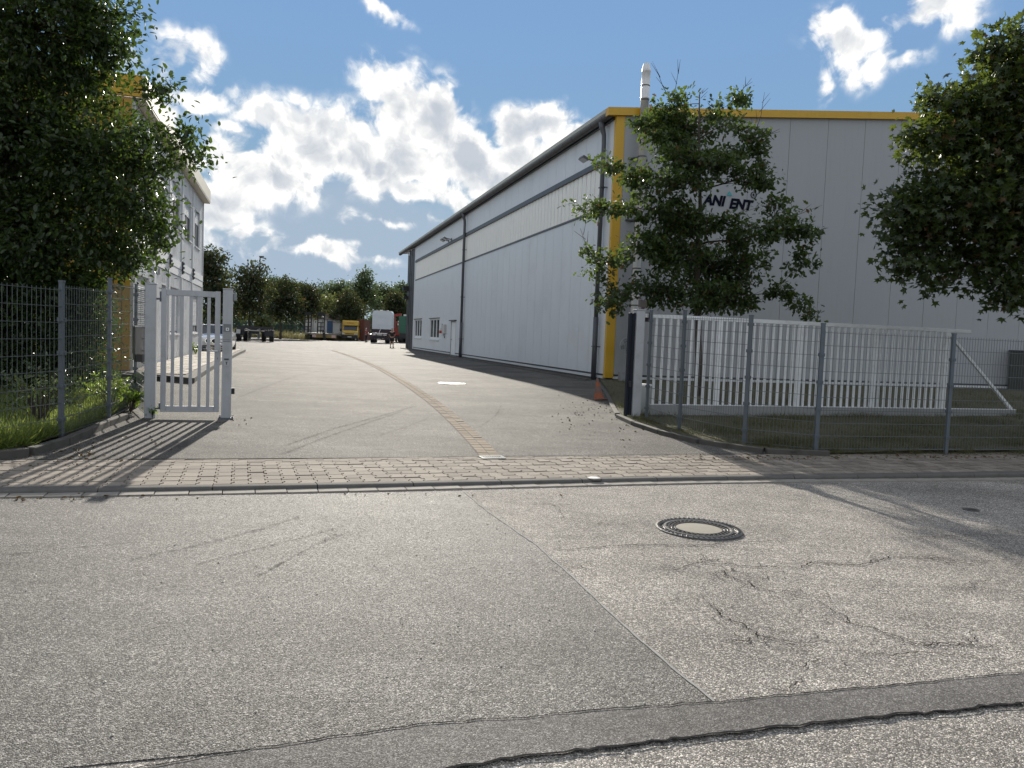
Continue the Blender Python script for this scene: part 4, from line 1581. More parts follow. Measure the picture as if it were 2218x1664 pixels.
# ------------------------------------------------------------------ fences
def wire_panel(mb, a, b, z0, z1, step=0.05, rows=None, top_over=0.03, vw=0.0045, hw=0.0065):
    """a welded double rod panel between two ground points, as bars"""
    a, b = Vector(a), Vector(b)
    L = (b - a).length
    d = (b - a) / L
    n = int(L / step)
    def strip(p, q, w):
        t = (q - p).normalized()
        s = t.cross(Vector((0, 1, 0)) if abs(t.y) < 0.9 else Vector((1, 0, 0))).normalized() * w / 2
        r = t.cross(s).normalized() * w / 2
        mb.add([p - s - r, p + s - r, p + s + r, p - s + r, q - s - r, q + s - r, q + s + r, q - s + r], [(0, 1, 5, 4), (1, 2, 6, 5), (2, 3, 7, 6), (3, 0, 4, 7)])
    for k in range(n + 1):
        p = a + d * ((k + 0.5) * L / (n + 1))
        strip(p + Vector((0, 0, z0)), p + Vector((0, 0, z1 + top_over)), vw)
    nr = int(round((z1 - z0) / 0.2))
    nrm = Vector((-d.y, d.x, 0)) * 0.007
    for k in range(nr + 1):
        z = z0 + 0.02 + k * (z1 - z0 - 0.02) / nr
        for sgn in (-1, 1):
            strip(a + nrm * sgn + Vector((0, 0, z)), b + nrm * sgn + Vector((0, 0, z)), hw)


def mesh_fence(label, pts, heights, skip_posts=(), step=0.05, thick=None, z0=0.06, clamps=True):
    root = thing('mesh_fence', label, 'fence', (pts[0][0], pts[0][1], g(*pts[0])))
    o0 = Vector(root.location)
    for i, p in enumerate(pts):
        if i in skip_posts:
            continue
        b = Vector((p[0], p[1], g(*p))) - o0
        q = pts[min(i + 1, len(pts) - 1)]
        r_ = pts[max(i - 1, 0)]
        ang = math.atan2(q[1] - r_[1], q[0] - r_[0])
        mb = MB()
        mb.box(-0.03, 0.03, -0.02, 0.02, -0.2, heights[i])
        mb.box(-0.034, 0.034, -0.024, 0.024, heights[i] + 0.001, heights[i] + 0.025)
        po = mb.build('post', M_POST, root)
        w = (thick or {}).get(i, 1.0)
        po.location = b
        po.rotation_euler = (0, 0, ang)
        po.scale = (w, w, 1)
        if clamps:
            for z in np.arange(0.25, heights[i] - 0.1, 0.42):
                mb = MB()
                mb.box(-0.042, 0.042, -0.034, 0.030, z, z + 0.05)
                mb.cbox((0, -0.038, z + 0.025), 0.02, 0.012, 0.02)
                mb.build('clamp', M_POST, po)
    for i in range(len(pts) - 1):
        a = Vector((pts[i][0], pts[i][1], g(*pts[i]))) - o0
        b = Vector((pts[i + 1][0], pts[i + 1][1], g(*pts[i + 1]))) - o0
        h = min(heights[i], heights[i + 1]) - 0.06
        mb = MB()
        off = (b - a).normalized()
        wire_panel(mb, a + off * 0.02, b - off * 0.02, z0, h, step)
        mb.build('wire_panel', M_WIRE, root)
    return root


LF = [(-6.1, 6.3), (-5.78, 8.45), (-5.69, 9.69), (-5.97, 11.37), (-6.5, 13.24)]
mesh_fence('grey welded mesh fence left of the small gate, in front of the dense tree', LF, [1.96, 1.96, 2.0, 2.13, 2.12], step=0.085, thick={2: 1.15, 3: 1.1})
mesh_fence('short grey mesh fence panel between the metal letterbox and the small gate', [(-6.5, 13.24), (-5.86, 12.24)], [2.12, 2.08], skip_posts=(0, 1), step=0.09)
RF = [(2.62, 14.81), (2.98, 13.52), (3.75, 12.24), (4.74, 11.85), (7.08, 12.42), (9.45, 13.05), (11.9, 13.7), (14.3, 14.35), (16.7, 15.0)]
mesh_fence('long grey welded mesh fence in front of the open sliding gate', RF, [2.14, 2.14, 2.08, 2.0, 1.94, 1.94, 1.94, 1.94, 1.94], step=0.055)

# letterbox on the fence
lbx = thing('letterbox', 'weathered metal letterbox fixed to the fence beside the small gate', 'letterbox', (-6.16, 12.62, g(-6.16, 12.62)), R(-57.0) + math.pi)
box_x = MB()
box_x.box(-0.19, 0.19, -0.16, 0.06, 0.98, 1.42)
M_BOXM = mat('letterbox_metal', (0.22, 0.215, 0.21), 0.4, 0.6, var=0.2, streak=0.25)
box_x.build('body', M_BOXM, lbx, bevel=0.006)
mb = MB()
mb.prism([(-0.205, -0.19), (0.205, -0.19), (0.205, 0.07), (-0.205, 0.07)], 1.422, 1.445)
mb.build('lid', mat('lid_metal', (0.5, 0.5, 0.5), 0.35, 0.6), lbx)
mb = MB()
mb.box(-0.19, -0.02, -0.16, 0.05, 0.86, 0.978)
mb.build('newspaper_slot', M_BLACK, lbx)
mb = MB()
mb.box(-0.015, 0.19, -0.16, 0.05, 0.88, 0.978)
mb.build('lower_box', M_BOXM, lbx)
mb = MB()
mb.box(-0.002, 0.002, -0.164, -0.16, 0.99, 1.41)
mb.build('seam', M_DARKTRIM, lbx)

# ------------------------------------------------------------------ the small gate
GA, GB = Vector((-5.76, 12.23, 0)), Vector((-4.68, 12.59, 0))
gang = math.atan2(GB.y - GA.y, GB.x - GA.x)
GL = (GB - GA).length
gz = g(-5.2, 12.4)
gate = thing('pedestrian_gate', 'small grey swing gate with vertical bars between two square posts', 'gate', (GA.x, GA.y, gz), gang)
mb = MB()
mb.box(-0.08, 0.08, -0.08, 0.08, -0.2, 2.12)
mb.box(-0.086, 0.086, -0.086, 0.086, 2.121, 2.14)
gp1 = mb.build('post', M_GATE, gate, bevel=0.006)
mb = MB()
mb.box(GL - 0.075, GL + 0.075, -0.075, 0.075, -0.2, 2.10)
mb.box(GL - 0.081, GL + 0.081, -0.081, 0.081, 2.101, 2.12)
gp2 = mb.build('post', M_GATE, gate, bevel=0.006)
mb = MB()
mb.box(GL - 0.115, GL + 0.115, -0.115, 0.115, -0.02, 0.015)
for (sx_, sy_) in ((-1, -1), (1, -1), (1, 1), (-1, 1)):
    mb.lathe([(0.016, 0), (0.016, 0.025), (0, 0.025)], 6, (GL + sx_ * 0.097, sy_ * 0.097, 0.015))
mb.build('base_plate', M_POST, gp2)
X0, X1 = 0.185, 0.985
for xx in (X0, X1):
    mb = MB()
    mb.box(xx - 0.04, xx + 0.04, -0.03, 0.03, 0.10, 2.065)
    mb.build('stile', M_GATE, gate, bevel=0.005)
mb = MB()
mb.box(X0 + 0.041, X1 - 0.041, -0.029, 0.029, 1.965, 2.058)
mb.build('top_rail', M_GATE, gate, bevel=0.005)
mb = MB()
mb.box(X0 + 0.041, X1 - 0.041, -0.029, 0.029, 0.10, 0.195)
mb.build('bottom_rail', M_GATE, gate, bevel=0.005)
for k in range(5):
    xx = X0 + (X1 - X0) * (k + 1) / 6
    mb = MB()
    mb.box(xx - 0.0245, xx + 0.0245, -0.0225, 0.0225, 0.196, 1.964)
    mb.build('bar', M_GATE, gate, bevel=0.004)
mb = MB()
mb.box(X0 - 0.062, X0 - 0.042, -0.03, 0.02, 1.86, 2.02)
mb.bar((0.06, -0.05, 1.90), (X0 - 0.05, -0.05, 1.90), 0.03)
mb.box(X0 - 0.062, X0 - 0.042, -0.03, 0.02, 0.14, 0.24)
mb.bar((0.06, -0.05, 0.16), (X0 - 0.05, -0.05, 0.16), 0.03)
mb.build('hinge', M_POST, gate)
mb = MB()
mb.box(X1 - 0.02, X1 + 0.055, -0.036, 0.036, 0.93, 1.22)
mb.build('lock_case', M_GATE, gate, bevel=0.004)
mb = MB()
mb.lathe([(0.012, 0), (0.012, 0.06)], 8, (0, 0, 0))
hd = MB()
hd.tube([(X1 + 0.005, -0.036, 1.10), (X1 + 0.005, -0.085, 1.10), (X1 - 0.12, -0.09, 1.105)], 0.012, 8)
hd.build('handle', M_STEEL, gate, smooth=True)
mb = MB()
mb.box(X1 + 0.005, X1 + 0.013, -0.0375, -0.036, 0.965, 0.995)
mb.build('keyhole', M_BLACK, gate)
# fittings on the right post
fy0 = -0.0755
mb = MB()
mb.box(GL - 0.06, GL + 0.055, fy0 - 0.012, fy0, 1.42, 1.545)
ic = mb.build('intercom', mat('intercom_grey', (0.20, 0.21, 0.215), 0.4, 0.4), gp2)
mb = MB()
mb.box(GL - 0.022, GL + 0.025, fy0 - 0.017, fy0 - 0.0125, 1.435, 1.485)
mb.build('button_plate', M_STEEL, ic)
mb = MB()
mb.lathe([(0, 0), (0.011, 0)], 8, (0, 0, 0))
bt = mb.build('button', M_BLACK, ic)
bt.location = (GL + 0.002, fy0 - 0.0185, 1.462)
bt.rotation_euler = (math.pi / 2, 0, 0)
mb = MB()
mb.box(GL - 0.06, GL + 0.055, fy0 - 0.006, fy0, 1.305, 1.415)
mb.build('name_plate', mat('name_plate', (0.34, 0.34, 0.33), 0.4), gp2)
mb = MB()
mb.box(GL - 0.06, GL + 0.06, fy0 - 0.004, fy0, 1.255, 1.263)
mb.box(GL - 0.06, GL + 0.06, fy0 - 0.004, fy0, 1.285, 1.292)
mb.build('band', M_DARKTRIM, gp2)
mb = MB()
mb.box(GL - 0.045, GL + 0.035, fy0 - 0.02, fy0, 0.865, 0.945)
ks = mb.build('key_switch', mat('key_switch_grey', (0.48, 0.49, 0.5), 0.35, 0.3), gp2)
mb = MB()
mb.box(GL - 0.012, GL + 0.004, fy0 - 0.0215, fy0 - 0.0203, 0.885, 0.93)
mb.box(GL - 0.020, GL + 0.012, fy0 - 0.0215, fy0 - 0.0203, 0.922, 0.932)
mb.build('switch_mark', M_DARKTRIM, ks)
mb = MB()
mb.box(GL - 0.04, GL + 0.03, fy0 - 0.014, fy0, 0.962, 0.985)
mb.build('slot_cover', M_DARKTRIM, gp2)
mb = MB()
mb.box(GL + 0.076, GL + 0.125, -0.03, 0.03, 0.40, 0.50)
mb.build('light_barrier', M_BLACK, gp2)
mb = MB()
mb.box(GL + 0.08, GL + 0.135, -0.03, 0.05, 1.93, 2.06)
mb.build('signal_lamp', mat('lamp_smoke', (0.25, 0.27, 0.28), 0.2), gp2, bevel=0.01)

# ------------------------------------------------------------------ the sliding gate
SO = Vector((2.75, 15.53, 0.09))
sg_ = thing('sliding_gate', 'long white grey sliding gate standing open behind the mesh fence', 'gate', SO, HANG)
mb = MB()
mb.box(0.06, 9.57, -0.07, 0.07, 0.055, 0.27)
beam = mb.build('bottom_beam', mat('gate_beam', (0.30, 0.30, 0.295), 0.5, 0.1, var=0.1, dirt=((0.2, 0.2, 0.19), 0.5, 2)), sg_, bevel=0.01)
mb = MB()
mb.box(0.05, 9.56, -0.074, 0.0, 0.272, 0.285)
mb.build('beam_flange', M_GATE_LT, beam)
mb = MB()
mb.box(-0.14, 7.36, -0.03, 0.03, 2.02, 2.10)
# the tail of the top rail runs on past the last upright
mb.box(7.362, 8.09, -0.03, 0.03, 2.02, 2.10)
mb.build('top_rail', M_GATE_LT, sg_, bevel=0.006)
UPR = [-0.06, 1.57, 3.52, 5.47, 7.43]
for u in UPR[1:]:
    mb = MB()
    mb.box(u - 0.055, u + 0.055, -0.04, 0.04, 0.286, 2.018)
    mb.build('upright', M_GATE_LT, sg_, bevel=0.005)
bsr = MB()
bsr.box(-0.021, 0.021, -0.021, 0.021, 0.286, 2.018)
bar_src = bsr.build('bar', M_GATE_LT)
C.objects.unlink(bar_src)
for k in range(4):
    a, b = UPR[k], UPR[k + 1]
    n = 10 if k == 0 else 12
    for j in range(1, n):
        xx = a + (b - a) * j / n if k else 0.12 + (b - 0.12) * (j - 1) / (n - 1)
        if k == 0 and xx > b - 0.1:
            continue
        inst(bar_src, 'bar', (xx, 0, 0), 0, sg_)
mb = MB()
mb.bar((7.47, 0, 2.0), (9.47, 0, 0.29), 0.06, 0.06)
mb.build('brace', M_GATE_LT, sg_)
mb = MB()
mb.box(-0.36, -0.18, -0.09, 0.09, -0.12, 2.15)
mb.box(-0.37, -0.17, -0.1, 0.1, 2.151, 2.175)
gp_ = mb.build('guide_post', M_GATE, sg_, bevel=0.006)
mb = MB()
mb.box(-0.415, -0.365, -0.05, 0.05, 0.05, 2.1)
mb.box(-0.485, -0.435, -0.04, 0.06, 0.0, 2.1)
mb.build('safety_edge', M_SAFE, gp_, bevel=0.01)
mb = MB()
mb.box(-0.175, 0.03, 0.08, 0.14, 1.94, 2.02)
mb.lathe([(0, 0), (0.035, 0), (0.035, 0.14), (0, 0.14)], 10, (-0.06, -0.075, 1.98))
mb.lathe([(0, 0), (0.035, 0), (0.035, 0.14), (0, 0.14)], 10, (-0.06, 0.075, 1.98))
mb.build('roller', M_BLACK, gp_)
mb = MB()
mb.box(-0.46, -0.40, -0.07, -0.052, 0.62, 0.74)
mb.build('light_barrier', M_BLACK, gp_)
mb = MB()
mb.box(-0.28, -0.14, -0.05, 0.05, 2.22, 2.36)
mb.box(-0.23, -0.17, -0.02, 0.02, 2.176, 2.229)
mb.build('signal_lamp', mat('lamp_brown', (0.07, 0.052, 0.045), 0.4), gp_)
mb = MB()
mb.box(0.15, 5.2, -0.22, 0.22, -0.2, -0.02)
mb.build('foundation', M_PLINTH, sg_)
for xx in (0.5, 4.6):
    mb = MB()
    mb.box(xx - 0.25, xx + 0.25, -0.06, 0.06, -0.02, 0.05)
    mb.build('carriage', M_DARKTRIM, sg_)
mb = MB()
mb.box(1.9, 2.35, -0.35, -0.1, -0.12, 0.02)
mb.build('cable_box', M_FRAME, sg_)
mb = MB()
for k in range(26):
    mb.bar((0.16 + k * 0.045, 0.02, 0.0), (0.16 + k * 0.045, 0.02, -0.09), 0.018)
mb.build('brush_strip', M_BLACK, sg_)
# drive cabinet of the gate between post and fence
dcab = thing('gate_motor', 'grey gate motor box standing behind the mesh fence near the guide post', 'gate motor', SO + HX * 0.05 + HY * 0.32, HANG)
mb = MB()
mb.box(-0.16, 0.2, 0, 0.28, -0.1, 0.62)
mb.build('housing', mat('motor_housing', (0.33, 0.36, 0.36), 0.5, var=0.1), dcab, bevel=0.02)
mb = MB()
mb.box(-0.17, 0.21, -0.01, 0.29, 0.623, 0.66)
mb.build('cover', M_GATE_LT, dcab)

# ------------------------------------------------------------------ traffic cone
q = on(1297, 866)
cone = thing('traffic_cone', 'worn orange traffic cone standing near the hall corner at the yard edge', 'traffic cone', (q.x, q.y, g(q.x, q.y)), 0.3)
cone.rotation_euler = (R(-4), R(-5), 0.3)
mb = MB()
mb.prism([(-.17, -.17), (.17, -.17), (.17, .17), (-.17, .17)], 0.0, 0.03)
mb.build('base', M_CONEDARK, cone, bevel=0.008)


def cone_part(name, z0, z1, m_, off=0.0):
    def r(z):
        return 0.125 - 0.105 * (z - 0.031) / 0.50 + off
    mb = MB()
    mb.lathe([(r(z0), z0), (r(z1), z1)] + ([(0.0, z1)] if z1 > 0.5 else []), 18)
    mb.build(name, m_, cone, smooth=False)


cone_part('body', 0.031, 0.17, M_ORANGE)
cone_part('band', 0.17, 0.33, M_CONEDARK)
cone_part('body', 0.33, 0.44, M_ORANGE)
cone_part('tip', 0.44, 0.53, M_CONEDARK)

# ------------------------------------------------------------------ covers in the ground
def lathe_obj(name, prof, m_, parent, n=32, smooth=False, z=0.0):
    mb = MB()
    mb.lathe(prof, n)
    o = mb.build(name, m_, parent, smooth=smooth)
    o.location.z = z
    return o


q = on(1513, 1147, -0.045)
mhz = gr(q.x, q.y)
mh = thing('manhole_cover', 'round manhole cover with ribbed iron ring and pale concrete centre in the road', 'manhole cover', (q.x, q.y, mhz))
lathe_obj('outer_ring', [(0.385, -0.02), (0.385, 0.014), (0.365, 0.018), (0.345, 0.018), (0.34, 0.006)], M_IRON, mh, 48)
lathe_obj('groove', [(0.34, 0.0055), (0.312, 0.0055)], M_BLACK, mh, 48)
rg_ = lathe_obj('lid_ring', [(0.312, 0.005), (0.312, 0.016), (0.295, 0.018), (0.285, 0.016), (0.283, 0.007), (0.215, 0.007), (0.214, 0.016), (0.208, 0.016), (0.207, 0.0)], M_IRON, mh, 48)
mb = MB()
for k in range(36):
    a = 2 * math.pi * k / 36
    for r_ in (0.236, 0.266):
        aa = a + (0.087 if r_ > .25 else 0)
        mb.bar((r_ * math.cos(aa) - 0.011 * math.sin(aa), r_ * math.sin(aa) + 0.011 * math.cos(aa), 0.012), (r_ * math.cos(aa) + 0.011 * math.sin(aa), r_ * math.sin(aa) - 0.011 * math.cos(aa), 0.012), 0.018, 0.010)
mb.build('stud', M_IRON, rg_)
mb = MB()
for k in range(48):
    a = 2 * math.pi * k / 48
    mb.bar((0.348 * math.cos(a), 0.348 * math.sin(a), 0.020), (0.366 * math.cos(a + 0.03), 0.366 * math.sin(a + 0.03), 0.020), 0.012, 0.008)
mb.build('ring_tooth', M_IRON, mh)
lathe_obj('concrete_fill', [(0.207, 0.010), (0.1, 0.013), (0.0, 0.014)], M_FILL, mh, 32)

q = on(979, 831)
dc = thing('drive_cover', 'pale oval looking manhole cover lying in the sunlit yard', 'manhole cover', (q.x, q.y, g(q.x, q.y)))
lathe_obj('frame', [(0.40, -0.02), (0.40, 0.012), (0.34, 0.014), (0.335, 0.008)], M_IRON, dc, 32)
lathe_obj('concrete_fill', [(0.335, 0.010), (0.0, 0.014)], mat('pale_concrete', (0.55, 0.53, 0.48), 0.7, var=0.12, vscale=7), dc, 32)
q = on(1288, 1037)
wc = thing('water_valve', 'small white round valve cap set in the pavement near the kerb', 'water valve', (q.x, q.y, g(q.x, q.y)))
lathe_obj('ring', [(0.085, -0.01), (0.085, 0.008), (0.065, 0.010), (0.064, 0.006)], M_IRON, wc, 24)
lathe_obj('lid', [(0.064, 0.012), (0.03, 0.016), (0, 0.016)], mat('white_cap', (0.75, 0.75, 0.74), 0.4), wc, 24)
q = on(2103, 1105, -0.045)
vc = thing('street_cap', 'small dark oval valve cover in the shaded road', 'street cap', (q.x, q.y, gr(q.x, q.y)), 0.3)
lathe_obj('rim', [(0.085, -0.01), (0.085, 0.010), (0.06, 0.010), (0.058, 0.002)], M_IRON, vc, 20)
lathe_obj('lid', [(0.058, 0.006), (0, 0.006)], M_BLACK, vc, 20)
# metal grate at the foot of the drainage channel
q = on(1066, 992)
dg1 = thing('drain_grate', 'small shiny drain grate at the lower end of the stone channel', 'drain grate', (q.x, q.y, g(q.x, q.y)), math.atan2(1.4, 3.9))
mb = MB()
for (x0, x1, y0, y1) in ((-.16, .16, -.10, -.075), (-.16, .16, .075, .10), (-.16, -.14, -.0745, .0745), (.14, .16, -.0745, .0745)):
    mb.box(x0, x1, y0, y1, -0.03, 0.014)
M_GRATE = mat('grate_metal', (0.66, 0.68, 0.66), 0.22, 0.9, var=0.15, vscale=12)
mb.build('frame', M_GRATE, dg1)
for k in range(9):
    mb = MB()
    mb.box(-0.125 + k * 0.031, -0.112 + k * 0.031, -0.074, 0.074, -0.02, 0.011)
    mb.build('bar', M_GRATE, dg1)
mb = MB()
mb.box(-.139, .139, -.0744, .0744, -0.03, -0.025)
mb.build('pit', M_BLACK, dg1)

# ================================================================== VEGETATION
OVAL_V = np.array([(0, 0, 0), (.30, .24, .07), (.72, .20, .05), (1, 0, -.06), (.72, -.20, .05), (.30, -.24, .07)])
OVAL_F = [(0, 1, 2, 3), (0, 3, 4, 5)]
_m = []
for ang, L in ((-150, .30), (-112, .62), (-82, .36), (-50, .92), (-24, .46), (0, 1.0), (24, .46), (50, .92), (82, .36), (112, .62), (150, .30)):
    _m.append((.42 + .58 * L * math.cos(R(ang)), .62 * L * math.sin(R(ang)), -.10 * L))
MAPLE_V = np.array([(.40, 0, .06)] + _m)
MAPLE_F = [(0, i, i + 1) for i in range(1, 11)] + [(0, 11, 1)]
OAK_V = np.array([(0, 0, 0), (.22, .10, .02), (.38, .26, .05), (.55, .16, .03), (.72, .27, .05), (.88, .13, .0), (1, 0, -.05), (.88, -.13, .0), (.72, -.27, .05), (.55, -.16, .03), (.38, -.26, .05), (.22, -.10, .02)])
OAK_F = [(0, 1, 2, 3, 4, 5, 6), (0, 6, 7, 8, 9, 10, 11)]


def unit(v):
    return v / np.maximum(1e-9, np.linalg.norm(v, axis=1, keepdims=True))


def scatter_mesh(name, P, A, N, S, V, F, mat_, parent=None, kind=None):
    """copies of a small template (V, F) at points P, x along A, z along N, size S, as one mesh"""
    n, k = len(P), len(V)
    A = unit(A)
    B = unit(np.cross(N, A))
    Nn = np.cross(A, B)
    co = P[:, None, :] + S[:, None, None] * (V[None, :, 0, None] * A[:, None, :] + V[None, :, 1, None] * B[:, None, :] + V[None, :, 2, None] * Nn[:, None, :])
    co = co.reshape(-1, 3).astype(np.float32)
    lens = np.array([len(f) for f in F], np.int32)
    flat = np.concatenate([np.array(f) for f in F]).astype(np.int32)
    loops = (np.arange(n)[:, None] * k + flat[None, :]).reshape(-1).astype(np.int32)
    tot = np.tile(lens, n).astype(np.int32)
    starts = np.concatenate([[0], np.cumsum(tot)[:-1]]).astype(np.int32)
    me = bpy.data.meshes.new(name)
    me.vertices.add(len(co))
    me.vertices.foreach_set('co', co.ravel())
    me.loops.add(len(loops))
    me.loops.foreach_set('vertex_index', loops)
    me.polygons.add(len(tot))
    me.polygons.foreach_set('loop_start', starts)
    me.polygons.foreach_set('loop_total', tot)
    me.update(calc_edges=True)
    me.materials.append(mat_)
    o = link(bpy.data.objects.new(name, me), parent)
    if kind:
        o['kind'] = kind
    return o


def rdir(n, rng):
    v = rng.normal(size=(n, 3))
    return unit(v)


def PB(px, py, rx, ry, Y, w=1.0, dep=None):
    """an ellipsoid of foliage that fills an oval seen in the photo at distance Y"""
    c = at(px, py, Y)
    k = Y / FPX
    return (c, (rx * k, dep if dep else max(0.35, 0.9 * (rx + ry) / 2 * k), ry * k), w)


def make_tree(name, label, cat, base, top, r0, blobs, ncl, lpc, lsize, spread, V, F, lm, seed, group=None, bark=None, twigs=999, outer=0.45, droop=0.25, bare=()):
    rng = np.random.default_rng(seed)
    rg = random.Random(seed)
    base, top = Vector(base), Vector(top)
    root = thing(name, label, cat, base, 0, group)
    vol = np.array([b[1][0] * b[1][1] * b[1][2] * b[2] for b in blobs]) ** 0.8
    pick = rng.choice(len(blobs), size=ncl, p=vol / vol.sum())
    C0 = np.array([b[0] for b in blobs])[pick]
    RR = np.array([b[1] for b in blobs])[pick]
    u = rdir(ncl, rng)
    rad = rng.random(ncl) ** outer
    CP = C0 + u * rad[:, None] * RR
    CP[:, 2] = np.maximum(CP[:, 2], base.z + 0.25)
    # leaves round each cluster point, turned outwards and drooping
    n = ncl * lpc
    idx = np.repeat(np.arange(ncl), lpc)
    csp = spread * (0.6 + 0.8 * rng.random(ncl))
    P = CP[idx] + rng.normal(size=(n, 3)) * csp[idx][:, None] * np.array([1, 1, 0.7])
    A = u[idx] * 0.6 + rng.normal(size=(n, 3)) * 0.75 + np.array([0, 0, -droop])
    N = rng.normal(size=(n, 3)) * 0.6 + np.array([0, 0, 0.9])
    S = lsize * (0.6 + 0.7 * rng.random(n))
    scatter_mesh('crown', P - np.array(base), A, N, S, V, F, lm, root)
    # trunk, limbs and twigs
    bk = bark or M_BARK
    mb = MB()
    H = top - base
    pts, rs = [], []
    for k in range(9):
        t = k / 8
        w = 0.03 * H.length * (1 - t) * t
        pts.append(H * t + Vector((rg.uniform(-w, w), rg.uniform(-w, w), 0)))
        rs.append(r0 * (1.25 if k == 0 else 1) * (1 - 0.86 * t))
    pts[0] = Vector((0, 0, -0.15))
    mb.tube(pts, rs, 9)
    mb.build('trunk', bk, root, smooth=True)
    mb = MB()
    # limbs grow from the trunk or from the nearest limb already there
    nodes = [(H * t, r0 * (1 - .86 * t)) for t in np.linspace(.22, .97, 14)]
    def tdist(b):
        c = Vector(b[0]) - base
        return min((c - p).length for p, _ in nodes[:14])
    for bi in sorted(range(len(blobs)), key=lambda i: tdist(blobs[i])):
        b = blobs[bi]
        c = Vector(b[0]) - base
        best = min(nodes, key=lambda q_: (c - q_[0]).length + max(0, q_[0].z - c.z + .1) * .9)
        p0, rp = best
        Lb = max(.05, (c - p0).length)
        rb = max(0.007, min(rp * .62, 0.022 * Lb + 0.010))
        midp = p0.lerp(c, 0.5) + Vector((rg.uniform(-.05, .05), rg.uniform(-.05, .05), rg.uniform(-.05, .04))) * Lb
        curve = [p0, p0.lerp(midp, 0.5) + Vector((0, 0, 0.02 * Lb)), midp, midp.lerp(c, .5), c]
        mb.tube(curve, [rb, rb * .85, rb * .7, rb * .58, rb * .45], 6)
        nodes += [(midp, rb * .7), (c, rb * .5)]
        mine = np.where(pick == bi)[0]
        for j in rg.sample(list(mine), min(twigs, len(mine))):
            q = Vector(CP[j]) - base
            s0 = midp.lerp(c, rg.random())
            m2 = s0.lerp(q, .5) + Vector((rg.uniform(-.1, .1), rg.uniform(-.1, .1), rg.uniform(-.05, .1))) * (q - s0).length
            mb.tube([s0, m2, q], [max(.004, rb * .35), max(.003, rb * .25), .003], 4)
    for (a, b) in bare:
        b = Vector(b) - base
        a = min((q_[0] for q_ in nodes), key=lambda p: (p - (Vector(a) - base)).length)
        mb.tube([a, a.lerp(b, .5) + Vector((rg.uniform(-.08, .08), 0, rg.uniform(-.03, .06))), b], [0.012, 0.008, 0.004], 5)
        for _ in range(3):
            t = rg.uniform(.35, .9)
            s0 = a.lerp(b, t)
            mb.tube([s0, s0 + (b - a) * rg.uniform(.12, .3) + Vector((rg.uniform(-.25, .25), rg.uniform(-.2, .2), rg.uniform(0, .15)))], [0.008, 0.003], 4)
    mb.build('branches', bk, root, smooth=True)
    return root


LM_DARK = leafmat('hedge_leaf', (0.016, 0.032, 0.009), (0.04, 0.068, 0.017), (0.11, 0.18, 0.025), 0.40, 0.27)
LM_OAK = leafmat('oak_leaf', (0.022, 0.042, 0.012), (0.052, 0.085, 0.022), (0.15, 0.22, 0.04), 0.42, 0.34, odd=((0.12, 0.07, 0.025), 0.03))
LM_MAPLE = leafmat('maple_leaf', (0.022, 0.040, 0.011), (0.05, 0.075, 0.02), (0.15, 0.20, 0.03), 0.42, 0.32, odd=((0.10, 0.06, 0.02), 0.03))
LM_FAR = leafmat('far_maple_leaf', (0.016, 0.030, 0.010), (0.045, 0.062, 0.018), (0.10, 0.12, 0.025), 0.6, 0.24, odd=((0.10, 0.055, 0.02), 0.07))
LM_FAR2 = leafmat('far_poplar_leaf', (0.045, 0.07, 0.03), (0.085, 0.12, 0.05), (0.13, 0.18, 0.06), 0.5, 0.30)
LM_FAR3 = leafmat('far_willow_leaf', (0.08, 0.10, 0.03), (0.12, 0.14, 0.04), (0.2, 0.22, 0.06), 0.5, 0.35)

# the big tree on the left
Y = 13.2
LB_ = [PB(60, 60, 200, 150, Y), PB(205, 60, 80, 75, Y), PB(50, 300, 230, 190, Y + .6), PB(200, 320, 115, 120, Y), PB(320, 310, 62, 45, Y - .2), PB(355, 350, 40, 40, Y),
       PB(280, 430, 95, 90, Y), PB(100, 510, 230, 140, Y + .5), PB(225, 545, 90, 50, Y), PB(320, 480, 45, 50, Y), PB(30, 610, 150, 60, Y + .4), PB(150, 600, 100, 35, Y + .3),
       PB(275, 22, 28, 14, Y, 3), PB(240, 125, 24, 14, Y, 3), PB(345, 190, 26, 9, Y, 4), PB(325, 210, 16, 12, Y, 3), PB(415, 335, 22, 9, Y, 4), PB(405, 285, 18, 9, Y, 4), PB(345, 545, 22, 14, Y, 3), PB(370, 505, 14, 9, Y, 3),
       PB(-150, 200, 200, 260, Y + 1), PB(-150, 500, 200, 160, Y + 1), PB(190, 160, 60, 50, Y + .8), PB(120, -120, 220, 100, Y + .5)]
bx = at(40, 850, 14.2)
make_tree('large_tree', 'large dense dark green tree behind the left mesh fence with leaves glinting', 'tree', (bx.x, bx.y, g(bx.x, bx.y)), (bx.x + .2, bx.y - .5, 8.6), 0.24, LB_, 2700, 32, 0.105, 0.16, OVAL_V, OVAL_F, LM_DARK, 21, outer=0.5)
# the shrubs and ivy below it, behind the fence
Y = 13.9
HB_ = [PB(40, 700, 130, 110, Y), PB(150, 700, 70, 110, Y), PB(188, 690, 34, 95, Y - .2), PB(222, 700, 12, 75, Y - .4), PB(210, 780, 16, 60, Y - .5), PB(20, 800, 120, 70, Y), PB(130, 800, 90, 50, Y), PB(-120, 700, 120, 160, Y)]
bx = at(110, 880, 14.3)
make_tree('hedge_bush', 'tall dark hedge bush behind the left mesh fence below the large tree', 'bush', (bx.x, bx.y, g(bx.x, bx.y)), (bx.x, bx.y, 1.9), 0.07, HB_, 1100, 28, 0.085, 0.15, OVAL_V, OVAL_F, LM_DARK, 22, outer=0.5)

